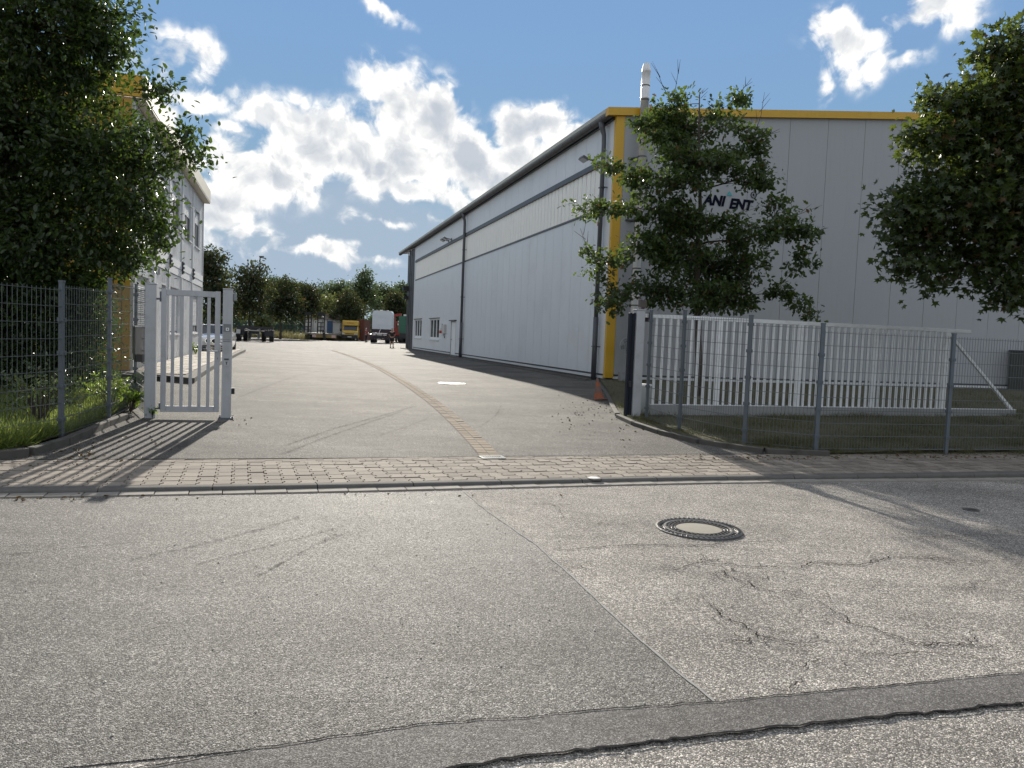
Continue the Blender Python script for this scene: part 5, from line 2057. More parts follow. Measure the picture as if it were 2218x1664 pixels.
# the oak in front of the hall
Y = 20.0
OB = [PB(1464, 225, 45, 32, Y), PB(1560, 232, 42, 28, Y), PB(1602, 208, 26, 8, Y, 3), PB(1500, 258, 80, 32, Y), PB(1410, 266, 34, 13, Y, 2), PB(1640, 292, 36, 36, Y), PB(1575, 275, 30, 22, Y), PB(1435, 302, 46, 16, Y, 2),
      PB(1490, 322, 72, 42, Y), PB(1620, 325, 48, 20, Y), PB(1655, 330, 18, 24, Y), PB(1492, 358, 92, 30, Y), PB(1560, 350, 50, 28, Y), PB(1650, 378, 34, 32, Y), PB(1328, 360, 34, 15, Y, 2), PB(1385, 386, 46, 20, Y, 1.5), PB(1445, 410, 66, 26, Y), PB(1598, 392, 40, 20, Y), PB(1500, 400, 45, 22, Y),
      PB(1288, 440, 42, 18, Y, 1.7), PB(1345, 450, 30, 16, Y, 1.5), PB(1420, 462, 76, 30, Y), PB(1492, 478, 50, 24, Y), PB(1555, 492, 60, 22, Y), PB(1690, 452, 34, 22, Y, 1.3), PB(1725, 502, 42, 26, Y), PB(1650, 508, 62, 28, Y),
      PB(1300, 562, 56, 26, Y), PB(1385, 545, 60, 36, Y), PB(1450, 555, 70, 36, Y), PB(1540, 560, 80, 42, Y), PB(1640, 566, 72, 42, Y), PB(1718, 572, 42, 26, Y), PB(1335, 622, 42, 32, Y), PB(1320, 665, 22, 16, Y, 1.5),
      PB(1430, 625, 80, 38, Y), PB(1520, 640, 80, 30, Y), PB(1600, 640, 80, 32, Y), PB(1690, 632, 55, 20, Y), PB(1740, 655, 34, 13, Y, 1.6), PB(1768, 680, 12, 9, Y, 3), PB(1470, 500, 60, 30, Y), PB(1600, 520, 40, 22, Y)]
rgo = random.Random(5)
OB = [(b[0] + Vector((0, rgo.uniform(-1.0, 1.0) if b[1][0] > .5 else rgo.uniform(-.4, .4), 0)), b[1], b[2]) for b in OB]
q = on(1512, 860)
tp = at(1515, 205, 20.0)


def w_(px, py):
    return at(px, py, 20.0)


make_tree('oak_tree', 'young oak tree with uneven open crown standing before the grey hall', 'tree', (q.x, 20.0, g(q.x, 20.0) + .04), tp, 0.105, OB, 950, 26, 0.135, 0.115, OAK_V, OAK_F, LM_OAK, 31, outer=0.5,
          bare=[(w_(1450, 215), w_(1422, 150)), (w_(1465, 200), w_(1471, 145)), (w_(1575, 215), w_(1628, 170)), (w_(1640, 250), w_(1656, 200)), (w_(1515, 235), w_(1522, 195)), (w_(1300, 545), w_(1257, 495)), (w_(1650, 480), w_(1780, 445)), (w_(1660, 300), w_(1690, 285)), (w_(1500, 480), w_(1640, 450))])
# the maple at the right edge
Y = 14.5
MBL = [PB(2190, 160, 85, 85, Y), PB(2110, 245, 115, 75, Y), PB(2060, 315, 100, 55, Y), PB(2120, 440, 180, 105, Y), PB(1975, 460, 70, 50, Y), PB(1985, 545, 62, 55, Y), PB(2020, 600, 45, 32, Y, 1.5), PB(2110, 570, 90, 40, Y), PB(2170, 630, 50, 30, Y, 1.3),
       PB(2240, 350, 150, 220, Y), PB(2330, 500, 150, 150, Y + .5), PB(2205, 650, 30, 20, Y, 1.5), PB(2330, 200, 120, 140, Y + .5), PB(2250, 90, 70, 50, Y), PB(2480, 400, 150, 220, Y + .7), PB(2160, 95, 30, 25, Y, 1.5), PB(2030, 215, 40, 24, Y, 1.5), PB(1975, 300, 24, 20, Y, 2)]
q = at(2330, 900, 14.9)
make_tree('maple_tree', 'dark broad leaved maple tree overhanging the fence at the right edge', 'tree', (q.x, q.y, g(q.x, q.y)), (q.x - .2, q.y - .3, 7.6), 0.17, MBL, 2100, 18, 0.165, 0.17, MAPLE_V, MAPLE_F, LM_MAPLE, 41, outer=0.45)

# trees along the far edge of the yard
FT = [('maple_tree', 'dark maple beside the modular building, tallest of the far row', 460, [(462, 585, 34, 48), (450, 640, 38, 45), (480, 640, 26, 50), (455, 570, 16, 34)], 82, LM_FAR, 535),
      ('maple_tree', 'broad dark maple in front of the lamp post behind the lorry chassis', 540, [(520, 620, 28, 42), (548, 600, 30, 38), (560, 640, 32, 40), (530, 665, 40, 25)], 92, LM_FAR, 570),
      ('maple_tree', 'reddish green maple with visible trunk beside the far fence', 607, [(600, 645, 30, 34), (622, 632, 22, 30), (612, 670, 34, 24), (640, 660, 18, 22)], 102, LM_FAR, 602),
      ('maple_tree', 'compact dark maple above the flatbed trailer', 668, [(665, 640, 26, 28), (678, 662, 22, 26), (655, 665, 18, 26)], 112, LM_FAR, 614),
      ('maple_tree', 'leafy maple behind the yellow van', 752, [(752, 655, 26, 26), (745, 675, 34, 22), (775, 675, 22, 24)], 124, LM_FAR, 628),
      ('maple_tree', 'yellowish maple between white cab and hall', 858, [(858, 655, 20, 24), (850, 672, 18, 20), (868, 678, 16, 24)], 122, LM_FAR, 628)]
for k, (nm, lab, bpx, bl, Y, lm, tpx) in enumerate(FT):
    b0 = at(bpx, 730, Y)
    t0 = at(bpx, tpx, Y)
    make_tree(nm, lab, 'tree', (b0.x, Y, g(b0.x, Y)), (b0.x, Y, t0.z - 0.3), 0.16, [PB(*b, Y, 1.0, 2.2) for b in bl], 420, 12, 0.36, 0.34, OVAL_V, OVAL_F, lm, 60 + k, group='maples along the far edge of the yard', twigs=3, outer=0.5)
WT = [('poplar_tree', 'tall grey green poplar rising above the far trees', 787, [(787, 625, 20, 34), (775, 640, 24, 32), (800, 640, 20, 34), (790, 600, 10, 18)], 165, LM_FAR2, 584),
      ('poplar_tree', 'round grey green tree left of the tall poplar', 735, [(738, 630, 26, 22), (725, 648, 24, 22), (750, 650, 22, 22)], 172, LM_FAR2, 606),
      ('poplar_tree', 'pale green tree right of the tall poplar', 825, [(825, 635, 20, 20), (842, 640, 18, 20), (815, 655, 18, 22)], 180, LM_FAR2, 612),
      ('willow_tree', 'yellow green shrub tree between the dark maples', 712, [(712, 665, 16, 24), (705, 685, 22, 22), (722, 690, 18, 22)], 135, LM_FAR3, 640),
      ('poplar_tree', 'far tree showing above the gap beside the lamp post', 590, [(590, 620, 22, 18), (610, 625, 22, 18)], 185, LM_FAR2, 600),
      ('poplar_tree', 'far tree showing over the compact dark maple', 690, [(650, 630, 24, 16), (700, 632, 22, 16), (690, 650, 30, 18)], 190, LM_FAR2, 615),
      ('poplar_tree', 'far tree peeping out beside the hall end', 872, [(872, 630, 18, 16), (880, 645, 20, 24)], 190, LM_FAR2, 612)]
for k, (nm, lab, bpx, bl, Y, lm, tpx) in enumerate(WT):
    b0 = at(bpx, 725, Y)
    t0 = at(bpx, tpx, Y)
    make_tree(nm, lab, 'tree', (b0.x, Y, g(b0.x, Y)), (b0.x, Y, t0.z - 0.3), 0.2, [PB(*b, Y, 1.0, 2.8) for b in bl], 330, 12, 0.55, 0.6, OVAL_V, OVAL_F, lm, 80 + k, group='trees beyond the yard', twigs=3, outer=0.5)
# the wood closing the view
rng = np.random.default_rng(5)
n = 9000
xw = rng.uniform(-95, 10, n)
yw = 200 + rng.normal(size=n) * 4 + xw * 0.05
hw = 6.5 + 2.2 * np.sin(xw * .35) + 1.4 * np.sin(xw * .9 + 1)
zw = 0.3 + hw * rng.random(n) ** 0.7
scatter_mesh('distant_wood', np.stack([xw, yw, zw], 1), rdir(n, rng), rdir(n, rng) * .5 + np.array([0, -.5, .6]), 0.9 + 0.8 * rng.random(n), OVAL_V, OVAL_F, LM_FAR2, kind='stuff')

# ---- grass
BL_V = np.array([(0, -.026, 0), (0, .026, 0), (.55, .02, .06), (.55, -.02, .06), (1, 0, .26)])
BL_F = [(0, 1, 2, 3), (3, 2, 4)]
GR_LONG = leafmat('long_grass', (0.07, 0.11, 0.022), (0.15, 0.17, 0.05), (0.30, 0.38, 0.07), 0.45, 0.42)
GR_LAWN = leafmat('lawn_grass', (0.055, 0.065, 0.020), (0.13, 0.11, 0.045), (0.10, 0.12, 0.03), 0.6, 0.25)


def blades(name, P, h, mat_, parent, seed, lean=0.35):
    rng = np.random.default_rng(seed)
    n = len(P)
    A = rng.normal(size=(n, 3)) * lean + np.array([0, 0, 1])
    scatter_mesh(name, P, A, rdir(n, rng), h, BL_V, BL_F, mat_, parent, kind='stuff')


def inpoly(n, A, B, rng, tpow=1.0):
    i = rng.integers(0, len(A) - 1, n)
    s = rng.random(n)
    t = rng.random(n) ** tpow
    A, B = np.array(A), np.array(B)
    a = A[i] + (A[i + 1] - A[i]) * s[:, None]
    b = B[i] + (B[i + 1] - B[i]) * s[:, None]
    return b + (a - b) * t[:, None]


rng = np.random.default_rng(9)
n = 60000
xy = inpoly(n, [(-9.5, 7.6), (-9, 9), (-9, 10), (-9, 12), (-9.5, 13.5), (-11.5, 19)], [(-6.2, 7.2), (-5.6, 8.6), (-5.8, 10.1), (-6.2, 11.7), (-6.6, 13.2), (-9.7, 18.7)], rng, 1.8)
z = G(xy[:, 0], xy[:, 1]) + .06
patch = 0.5 + 0.5 * np.sin(xy[:, 0] * 3.1 + 1) * np.sin(xy[:, 1] * 2.3)
blades('long_grass', np.column_stack([xy, z]), (0.07 + 0.20 * rng.random(n) ** 1.5 * (0.4 + patch)), GR_LONG, None, 1, 0.5)
n = 70000
xy = inpoly(n, [(13, 15.0), (13.5, 16.5), (14, 18), (14.5, 20), (16, 24), (18, 29.5)], LL[:5] + [LL[6]], rng, 1.0)
z = G(xy[:, 0], xy[:, 1]) + .04
blades('lawn_grass', np.column_stack([xy, z]), 0.04 + 0.08 * rng.random(n) ** 2 + 0.08 * np.clip(np.sin(xy[:, 0] * 2.3 + np.sin(xy[:, 1] * 1.7)) * np.sin(xy[:, 1] * 2.9), 0, 1), GR_LAWN, None, 2, 0.6)
# weeds along the foot of the right fence
n = 12000
i = rng.integers(0, len(RF) - 3, n)
s = rng.random(n)
Rf = np.array(RF)
xy = Rf[i] + (Rf[i + 1] - Rf[i]) * s[:, None] + rng.normal(size=(n, 2)) * 0.07
z = G(xy[:, 0], xy[:, 1]) + .02
tuft = np.clip(np.sin(xy[:, 0] * 9) * np.sin(xy[:, 0] * 3.7 + 2), 0, 1)
blades('fence_weeds', np.column_stack([xy, z]), 0.04 + 0.12 * tuft * rng.random(n), GR_LAWN, None, 3, 0.6)
# weeds in the far strip before the back fence
n = 9000
xw = rng.uniform(-58, -24, n)
yw = 96 + (xw + 58) * 0.55 + rng.uniform(-2.5, 2.5, n)
z = G(xw, yw)
GR_DRY = leafmat('dry_grass', (0.13, 0.13, 0.05), (0.22, 0.19, 0.09), (0.25, 0.23, 0.1), 0.6, 0.35)
blades('dry_grass', np.column_stack([xw, yw, z]), 0.4 + 1.0 * rng.random(n) ** 2, GR_DRY, None, 4, 0.3)


def plant(name, label, px, py, r, hgt, nst, lpc, lsize, lm, seed, V=OVAL_V, F=OVAL_F, Y=None):
    rng = np.random.default_rng(seed)
    q = on(px, py)
    root = thing(name, label, 'plant', (q.x, q.y, g(q.x, q.y) + .05))
    mb = MB()
    P = []
    for k in range(nst):
        a = rng.uniform(0, 2 * math.pi)
        e = Vector((math.cos(a) * r * rng.uniform(.3, 1), math.sin(a) * r * rng.uniform(.3, 1), hgt * rng.uniform(.45, 1)))
        m_ = Vector((e.x * .35, e.y * .35, e.z * .7))
        mb.tube([(0, 0, -.05), m_, e], [.008, .006, .003], 4)
        for j in range(lpc):
            t = rng.uniform(.3, 1)
            p = (m_ * (1 - t) + e * t) + Vector(rng.normal(size=3) * 0.035)
            P.append(p)
    mb.build('stems', M_TWIG, root)
    P = np.array(P)
    n = len(P)
    scatter_mesh('leaves', P, rng.normal(size=(n, 3)), rng.normal(size=(n, 3)) * .5 + np.array([0, -.2, 1]), lsize * (.6 + .8 * rng.random(n)), V, F, lm, root)
    return root


LM_GLOSS = leafmat('bramble_leaf', (0.05, 0.075, 0.035), (0.09, 0.12, 0.06), (0.13, 0.18, 0.05), 0.20, 0.25)
LM_BRIGHT = leafmat('herb_leaf', (0.09, 0.16, 0.02), (0.14, 0.22, 0.04), (0.28, 0.40, 0.05), 0.4, 0.42)
plant('bramble', 'glinting grey green bramble behind the leftmost fence panel', 85, 935, 0.55, 0.75, 34, 16, 0.06, LM_GLOSS, 1)
plant('bramble', 'low bramble beside the thick fence post under the dark hedge', 115, 900, 0.45, 0.85, 20, 14, 0.06, LM_GLOSS, 2)
plant('herb_plant', 'bright green leafy weed at the kerb beside the small gate', 283, 893, 0.28, 0.30, 16, 10, 0.09, LM_BRIGHT, 3)
plant('herb_plant', 'leafy green weed growing at the third post of the left fence', 236, 905, 0.38, 0.75, 18, 12, 0.07, LM_BRIGHT, 4)
plant('shrub', 'dim green shrub under the letterbox', 296, 884, 0.22, 0.55, 18, 16, 0.06, LM_DARK, 5)
plant('herb_plant', 'small weed at the foot of the left gate post', 330, 906, 0.10, 0.12, 8, 5, 0.04, LM_BRIGHT, 6)
plant('herb_plant', 'small weed sprouting at the corner of the modular building', 424, 772, 0.25, 0.5, 12, 9, 0.10, LM_BRIGHT, 7)
plant('shrub', 'pale round bush behind the black lorry chassis', 570, 735, 1.5, 2.6, 60, 14, 0.34, LM_FAR3, 8)

# fallen leaves and crumbs of soil
LITTER = leafmat('fallen_leaf', (0.10, 0.065, 0.03), (0.22, 0.15, 0.06), (0.12, 0.08, 0.03), 0.7, 0.1)
rng = np.random.default_rng(17)
pts = []
for (px, py, rx, ry, k) in ((1290, 885, 60, 22, 60), (1345, 930, 60, 25, 30), (200, 985, 120, 25, 90), (330, 940, 60, 25, 14), (1700, 992, 200, 6, 120), (2050, 990, 170, 5, 110), (1250, 915, 50, 20, 12), (140, 1070, 200, 6, 26), (900, 1064, 300, 3, 10), (500, 910, 25, 8, 10)):
    for _ in range(k):
        p = on(px + rng.normal() * rx * .6, py + rng.normal() * ry * .6)
        pts.append((p.x, p.y, g(p.x, p.y) + 0.008 if py < 1060 else gr(p.x, p.y) + .012))
P = np.array(pts)
n = len(P)
scatter_mesh('fallen_leaves', P, rng.normal(size=(n, 3)) * np.array([1, 1, .15]), rng.normal(size=(n, 3)) * .25 + np.array([0, 0, 1]), 0.02 + 0.035 * rng.random(n), OVAL_V * np.array([1, 1, 3]), OVAL_F, LITTER, kind='stuff')
# loose grit on the tarmac of the street
n = 260
xy = np.column_stack([rng.uniform(-3, 4, n), rng.uniform(2.6, 8, n)])
z = -.012 * xy[:, 0] - .040
CR_V = np.array([(-.5, -.4, 0), (.5, -.35, 0), (.4, .5, 0), (-.4, .4, 0), (0, 0, .6)])
CR_F = [(0, 1, 4), (1, 2, 4), (2, 3, 4), (3, 0, 4)]
scatter_mesh('grit', np.column_stack([xy, z]), rng.normal(size=(n, 3)) * np.array([1, 1, .02]), np.tile([0., 0., 1.], (n, 1)), 0.006 + 0.010 * rng.random(n), CR_V, CR_F, mat('grit_stone', (0.35, 0.33, 0.29), 0.7, island=0.6), kind='stuff')
n = 45
cr = []
for _ in range(n):
    p = on(1285 + rng.normal() * 45, 893 + rng.normal() * 14)
    cr.append((p.x, p.y, g(p.x, p.y) + 0.004))
scatter_mesh('soil_crumbs', np.array(cr), rng.normal(size=(n, 3)) * np.array([1, 1, .02]), np.tile([0., 0., 1.], (n, 1)), 0.012 + 0.025 * rng.random(n), CR_V, CR_F, mat('dark_crumb', (0.035, 0.03, 0.025), 0.9), kind='stuff')

# ================================================================== VEHICLES AND PEOPLE
def wheel(name, parent, loc, r, w, side=1):
    """tyre with rim, axle along local x"""
    root_mb = MB()
    root_mb.lathe([(r * .62, -w / 2), (r * .94, -w / 2), (r, -w / 2 + .03), (r, w / 2 - .03), (r * .94, w / 2), (r * .62, w / 2)], 20)
    o = root_mb.build(name, M_RUBBER, parent, smooth=False)
    o.location = loc
    o.rotation_euler = (0, math.pi / 2, 0)
    mb = MB()
    mb.lathe([(0, w * .30), (r * .25, w * .34), (r * .58, w * .22), (r * .62, w * .42)], 16)
    mb.lathe([(0, -w * .30), (r * .25, -w * .34), (r * .58, -w * .22), (r * .62, -w * .42)], 16)
    mb.build('rim', mat('rim_metal', (0.35, 0.35, 0.36), 0.35, 0.7), o)
    return o


def skin_loft(name, stations, mats, parent, smooth=True, cap=True):
    """a body from cross sections: each station is (y, [(x, z), ...] for the right half from bottom to top)"""
    vs, fs = [], []
    n = 2 * len(stations[0][1])
    for (y, half) in stations:
        ring = [(x, y, z) for x, z in half] + [(-x, y, z) for x, z in half[::-1]]
        vs += ring
    for i in range(len(stations) - 1):
        for k in range(n):
            a, b = i * n + k, i * n + (k + 1) % n
            fs.append((a, a + n, b + n, b))
    if cap:
        fs.append(tuple(range(n)))
        fs.append(tuple((len(stations) - 1) * n + k for k in range(n))[::-1])
    me = bpy.data.meshes.new(name)
    me.from_pydata(vs, [], fs)
    bm = bmesh.new()
    bm.from_mesh(me)
    bmesh.ops.recalc_face_normals(bm, faces=bm.faces)
    bm.to_mesh(me)
    bm.free()
    me.materials.append(mats)
    me.polygons.foreach_set('use_smooth', [smooth] * len(me.polygons))
    return link(bpy.data.objects.new(name, me), parent)


def oval(mb, cx, y, cz, rx, rz, depth=0.02, n=20, p=2.6):
    ring = []
    for k in range(n):
        a = 2 * math.pi * k / n
        c_, s_ = math.cos(a), math.sin(a)
        ring.append((cx + rx * math.copysign(abs(c_) ** (2 / p), c_), cz + rz * math.copysign(abs(s_) ** (2 / p), s_)))
    vs = [(x, y, z) for x, z in ring] + [(x, y + depth, z) for x, z in ring]
    mb.add(vs, [tuple(range(n))] + [(i, i + n, (i + 1) % n + n, (i + 1) % n) for i in range(n)])


M_CARWHITE = mat('car_paint_white', (0.78, 0.79, 0.80), 0.25, 0.0, 0.5, coat=0.8)
M_CHROME = mat('chrome', (0.75, 0.75, 0.76), 0.12, 1.0)
M_CARGLASS = mat('car_glass', (0.03, 0.042, 0.055), 0.08, 0.0, 0.35)
M_LAMP = mat('headlamp', (0.45, 0.47, 0.5), 0.08, 0.2, 0.9)

p0 = at(457, 766, 37.5)
cpos = Vector((p0.x, p0.y, g(p0.x, p0.y))) + HY * 2.25
car = thing('parked_car', 'white car with twin oval grille parked nose towards us beside the modular building', 'car', cpos, HANG)


def sec(y, w, zb, zs, zt, wt):
    return (y, [(w * .80, zb), (w * .97, zb + .06), (w, zb + .25), (w, zs - .08), (w * .965, zs), (wt, zt - .02), (wt * .5, zt + .012), (0.0001, zt + .02)])


skin_loft('body', [sec(-2.22, .70, .30, .60, .66, .50), sec(-2.17, .80, .24, .66, .72, .58), sec(-2.0, .865, .20, .72, .78, .66), sec(-1.5, .89, .20, .80, .875, .70), sec(-.85, .895, .20, .90, .95, .72), sec(.2, .90, .20, .93, .97, .75),
                   sec(1.4, .90, .20, .95, 1.0, .74), sec(2.0, .87, .22, .92, .96, .68), sec(2.22, .78, .32, .80, .86, .60)], M_CARWHITE, car)
skin_loft('glasshouse', [(-.98, [(.70, .90), (.72, .92), (.70, .93), (.0001, .95)]), (-.25, [(.74, .93), (.70, 1.15), (.58, 1.36), (.0001, 1.385)]), (.9, [(.75, .95), (.70, 1.15), (.57, 1.37), (.0001, 1.39)]), (1.75, [(.72, .97), (.70, .99), (.66, 1.0), (.0001, 1.02)])], M_CARGLASS, car, smooth=False)
mb = MB()
mb.add([(-.60, -.28, 1.365), (.60, -.28, 1.365), (.59, .95, 1.38), (-.59, .95, 1.38), (-.45, -.20, 1.415), (.45, -.20, 1.415), (.45, .88, 1.425), (-.45, .88, 1.425)], [(4, 5, 6, 7), (0, 1, 5, 4), (1, 2, 6, 5), (2, 3, 7, 6), (3, 0, 4, 7)])
for s_ in (-1, 1):
    mb.bar((s_ * .735, -.96, .93), (s_ * .60, -.26, 1.375), .055, .05)
    mb.bar((s_ * .60, .93, 1.375), (s_ * .70, 1.72, 1.0), .10, .05)
    mb.bar((s_ * .60, -.26, 1.375), (s_ * .60, .93, 1.385), .07, .06)
mb.build('roof', M_CARWHITE, car)
for s_ in (-1, 1):
    mb = MB()
    oval(mb, s_ * .145, -2.235, .60, .125, .10, .05)
    gr_ = mb.build('grille', M_BLACK, car)
    mb = MB()
    nrim = 18
    for k in range(nrim):
        a0, a1 = 2 * math.pi * k / nrim, 2 * math.pi * (k + 1) / nrim
        mb.bar((s_ * .145 + .132 * math.cos(a0), -2.235, .60 + .108 * math.sin(a0)), (s_ * .145 + .132 * math.cos(a1), -2.235, .60 + .108 * math.sin(a1)), .02)
    mb.build('grille_rim', M_CHROME, gr_)
    mb = MB()
    oval(mb, s_ * .52, -2.205, .625, .20, .075, .10)
    hl = mb.build('headlight', M_BLACK, car)
    hl.rotation_euler = (0, 0, s_ * 0.0)
    mb = MB()
    for dx in (-.08, .08):
        oval(mb, s_ * (.52 + dx), -2.212, .625, .055, .055, .005, 14, 2)
    mb.build('lens', M_LAMP, hl)
    mb = MB()
    mb.box(s_ * .92 - .10, s_ * .92 + .10, -.78, -.66, .90, 1.03)
    mb.bar((s_ * .72, -.72, .93), (s_ * .86, -.72, .95), .05)
    mb.build('mirror', M_CARWHITE, car, bevel=.02)
    for yy in (-1.40, 1.38):
        wheel('wheel', car, (s_ * .80, yy, .31), .315, .21, s_)
mb = MB()
mb.box(-.62, .62, -2.245, -2.10, .225, .375)
mb.build('lower_intake', M_BLACK, car)
mb = MB()
mb.box(-.60, .60, -2.255, -2.246, .285, .305)
mb.box(-.66, .66, -2.262, -2.10, .195, .22)
mb.build('intake_trim', M_CHROME, car)
mb = MB()
mb.box(-.26, .26, -2.275, -2.235, .395, .495)
npl = mb.build('number_plate', mat('plate_white', (0.75, 0.74, 0.66), 0.5), car)
lettering('TS', 'plate_text', .09, -.17, .415, npl, M_BLACK, shear=0, off=.003, y=-2.2765, ext=.0005)

# ---- black lorry chassis
p0 = on(551, 740)
ch = thing('lorry_chassis', 'bare black lorry chassis on dual wheels parked left in the far yard', 'lorry', (p0.x, p0.y, g(p0.x, p0.y)), R(14))
M_CHB = mat('chassis_black', (0.022, 0.022, 0.025), 0.5, var=.2)
mb = MB()
for s_ in (-1, 1):
    mb.box(s_ * .42 - .05, s_ * .42 + .05, -.3, 8.5, .98, 1.28)
mb.build('frame_rail', M_CHB, ch)
mb = MB()
mb.box(-1.55, 1.75, -.35, -.1, 1.22, 1.45)
mb.box(-1.6, -.9, -.4, .4, 1.0, 1.40)
mb.box(-.42, .42, -.2, -.05, .75, 1.2)
mb.build('front_beam', M_CHB, ch)
for k in range(4):
    mb = MB()
    mb.box(-1.2, 1.2, 1.2 + 2 * k, 1.35 + 2 * k, 1.1, 1.25)
    mb.build('cross_beam', M_CHB, ch)
for (xx, yy) in ((-1.45, .5), (-.95, 1.8), (1.55, .5), (.75, 1.8), (-1.2, 6.6), (1.2, 6.6)):
    wheel('wheel', ch, (xx, yy, .52), .52, .42)
mb = MB()
for s_ in (-1, 1):
    mb.box(s_ * 1.35 - .42, s_ * 1.35 + .42, -.15, 1.3, 1.08, 1.14)
    mb.box(s_ * 1.35 - .42, s_ * 1.35 + .42, -.2, -.15, .55, 1.14)
mb.build('mudguard', M_CHB, ch)
mb = MB()
mb.box(-1.62, -1.25, -.46, -.405, .72, 1.12)
mb.build('light_plate', mat('light_plate', (0.5, 0.5, 0.48), .4), ch)
mb = MB()
mb.bar((-.85, -.28, 1.25), (-.3, -.42, 1.05), .09)
mb.bar((.55, -.28, 1.30), (.2, -.42, 1.05), .09)
mb.bar((-.5, -.42, 1.05), (.5, -.42, 1.05), .10)
mb.build('tow_bar', mat('worn_steel', (0.4, 0.39, 0.37), .3, .8), ch)

# ---- flatbed trailer with upright ramps
p0 = on(694, 737)
fb_ = thing('flatbed_trailer', 'low flatbed trailer with two upright lattice ramps and striped warning plates', 'trailer', (p0.x, p0.y, g(p0.x, p0.y)), 0)
K = p0.y / FPX
mb = MB()
mb.box(-33 * K, 37 * K, -.4, 6, .82, 1.02)
mb.build('deck', mat('deck_grey', (0.22, 0.21, 0.19), .6, var=.2), fb_)
mb = MB()
mb.box(-14 * K, 36 * K, -.46, -.41, .36, .80)
mb.build('side_board', mat('trailer_ochre', (0.30, 0.20, 0.07), .6, var=.2), fb_)
for (a, b) in ((-33, -25), (-24, -16), (8, 16)):
    wheel('wheel', fb_, ((a + b) / 2 * K, .1, .38), .38, 7 * K)
for (xx) in (-12, 30):
    mb = MB()
    mb.box((xx - 4) * K, (xx + 4) * K, -.50, -.465, .40, .78)
    wp = mb.build('warning_plate', mat('plate_white2', (0.75, 0.72, 0.68), .5), fb_)
    for j in range(3):
        mb = MB()
        u = (xx - 3.4 + j * 2.4) * K
        mb.add([(u, -.504, .41), (u + 1.1 * K, -.504, .41), (u + 2.2 * K, -.504, .77), (u + 1.1 * K, -.504, .77)], [(0, 1, 2, 3)])
        mb.build('stripe', mat('warning_red', (0.5, 0.08, 0.03), .5), wp)
for c_ in (-27, 1):
    mb = MB()
    for s_ in (-7, 7):
        mb.bar(((c_ + s_) * K, -.2, 1.02), ((c_ + s_) * K, -.1, 3.9), .14)
    for z in (1.4, 1.9, 2.5, 3.1, 3.5):
        mb.bar(((c_ - 7) * K, -.18, z), ((c_ + 7) * K, -.18, z), .12)
    mb.bar((c_ * K, -.18, 1.02), (c_ * K, -.15, 2.5), .12)
    mb.box((c_ - 7.5) * K, (c_ + 7.5) * K, -.25, .0, 3.55, 3.92)
    mb.build('ramp', M_CHB, fb_)
mb = MB()
mb.bar((12 * K, -.6, .1), (8 * K, -.6, 1.3), .3)
mb.build('support_leg', M_CHB, fb_)

# ---- site cabins behind
p0 = on(700, 733)
Yc = 124.0
c0 = at(697, 733, Yc)
sc_ = thing('site_cabin', 'pale grey site cabin with a tall blue door behind the flatbed trailer', 'cabin', (c0.x, Yc, g(c0.x, Yc)), 0)
K = Yc / FPX
M_CAB = mat('cabin_panel', (0.50, 0.49, 0.46), .6, var=.08, streak=.2)
mb = MB()
mb.box(-36 * K, 38 * K, 0, 5, 0.05, 3.1)
mb.build('wall', M_CAB, sc_)
mb = MB()
mb.box(-37 * K, 40 * K, -.15, 5.2, 3.1, 3.25)
mb.box(-2 * K, 37 * K, -.1, 4, 3.26, 3.8)
mb.box(8 * K, 28 * K, -.3, 4, 3.81, 4.0)
mb.build('roof', mat('cabin_roof', (0.24, 0.22, 0.20), .7, var=.2), sc_)
mb = MB()
mb.box(11 * K, 23 * K, -.08, -.005, .1, 2.95)
mb.build('door', mat('blue_door', (0.03, 0.07, 0.15), .5), sc_)
for xx in (-20, 0):
    mb = MB()
    mb.box(xx * K, (xx + 1) * K, -.03, -.005, .1, 3.0)
    mb.build('panel_joint', M_DARKTRIM, sc_)
c1 = at(760, 690, 126)
bc = thing('blue_container', 'dark blue container top showing behind the yellow van', 'container', (c1.x, 126, g(c1.x, 126)), 0)
mb = MB()
mb.box(-.95, .95, 0, 4, 0.1, 3.55)
mb.build('body', mat('blue_container_paint', (0.015, 0.022, 0.055), .5), bc)
mb = MB()
for k in range(9):
    mb.box(-.9 + k * .21, -.82 + k * .21, -.05, -.004, .2, 3.45)
mb.build('corrugation', mat('blue_container_paint', (0.015, 0.022, 0.055), .5), bc)

# ---- yellow delivery van
p0 = on(757, 738)
K = p0.y / FPX
van = thing('delivery_van', 'yellow box van with black bumper facing us in the far yard', 'van', (p0.x, p0.y, g(p0.x, p0.y)), R(3))
M_VANY = mat('van_yellow', (0.64, 0.42, 0.07), .4, var=.05)
VW = 17 * K
mb = MB()
mb.box(-VW - .26, VW + .22, 1.9, 7.0, .55, 2.95)
mb.build('cargo_box', M_VANY, van, bevel=.05)
skin_loft('cab', [(0.0, [(VW * .92, .55), (VW * .96, .7), (VW * .94, 1.2), (VW * .90, 1.28), (.0001, 1.32)]), (.35, [(VW, .5), (VW * 1.02, .8), (VW, 1.35), (VW * .93, 1.42), (.0001, 1.46)]), (.95, [(VW, .5), (VW * 1.02, .8), (VW, 1.5), (VW * .86, 2.12), (.0001, 2.16)]), (1.88, [(VW, .5), (VW * 1.02, .8), (VW, 1.5), (VW * .88, 2.2), (.0001, 2.24)])], M_VANY, van, smooth=False)
mb = MB()
mb.box(-VW * .96, VW * .96, .75, 1.89, 2.18, 2.85)
mb.build('roof_spoiler', M_VANY, van, bevel=.08)
mb = MB()
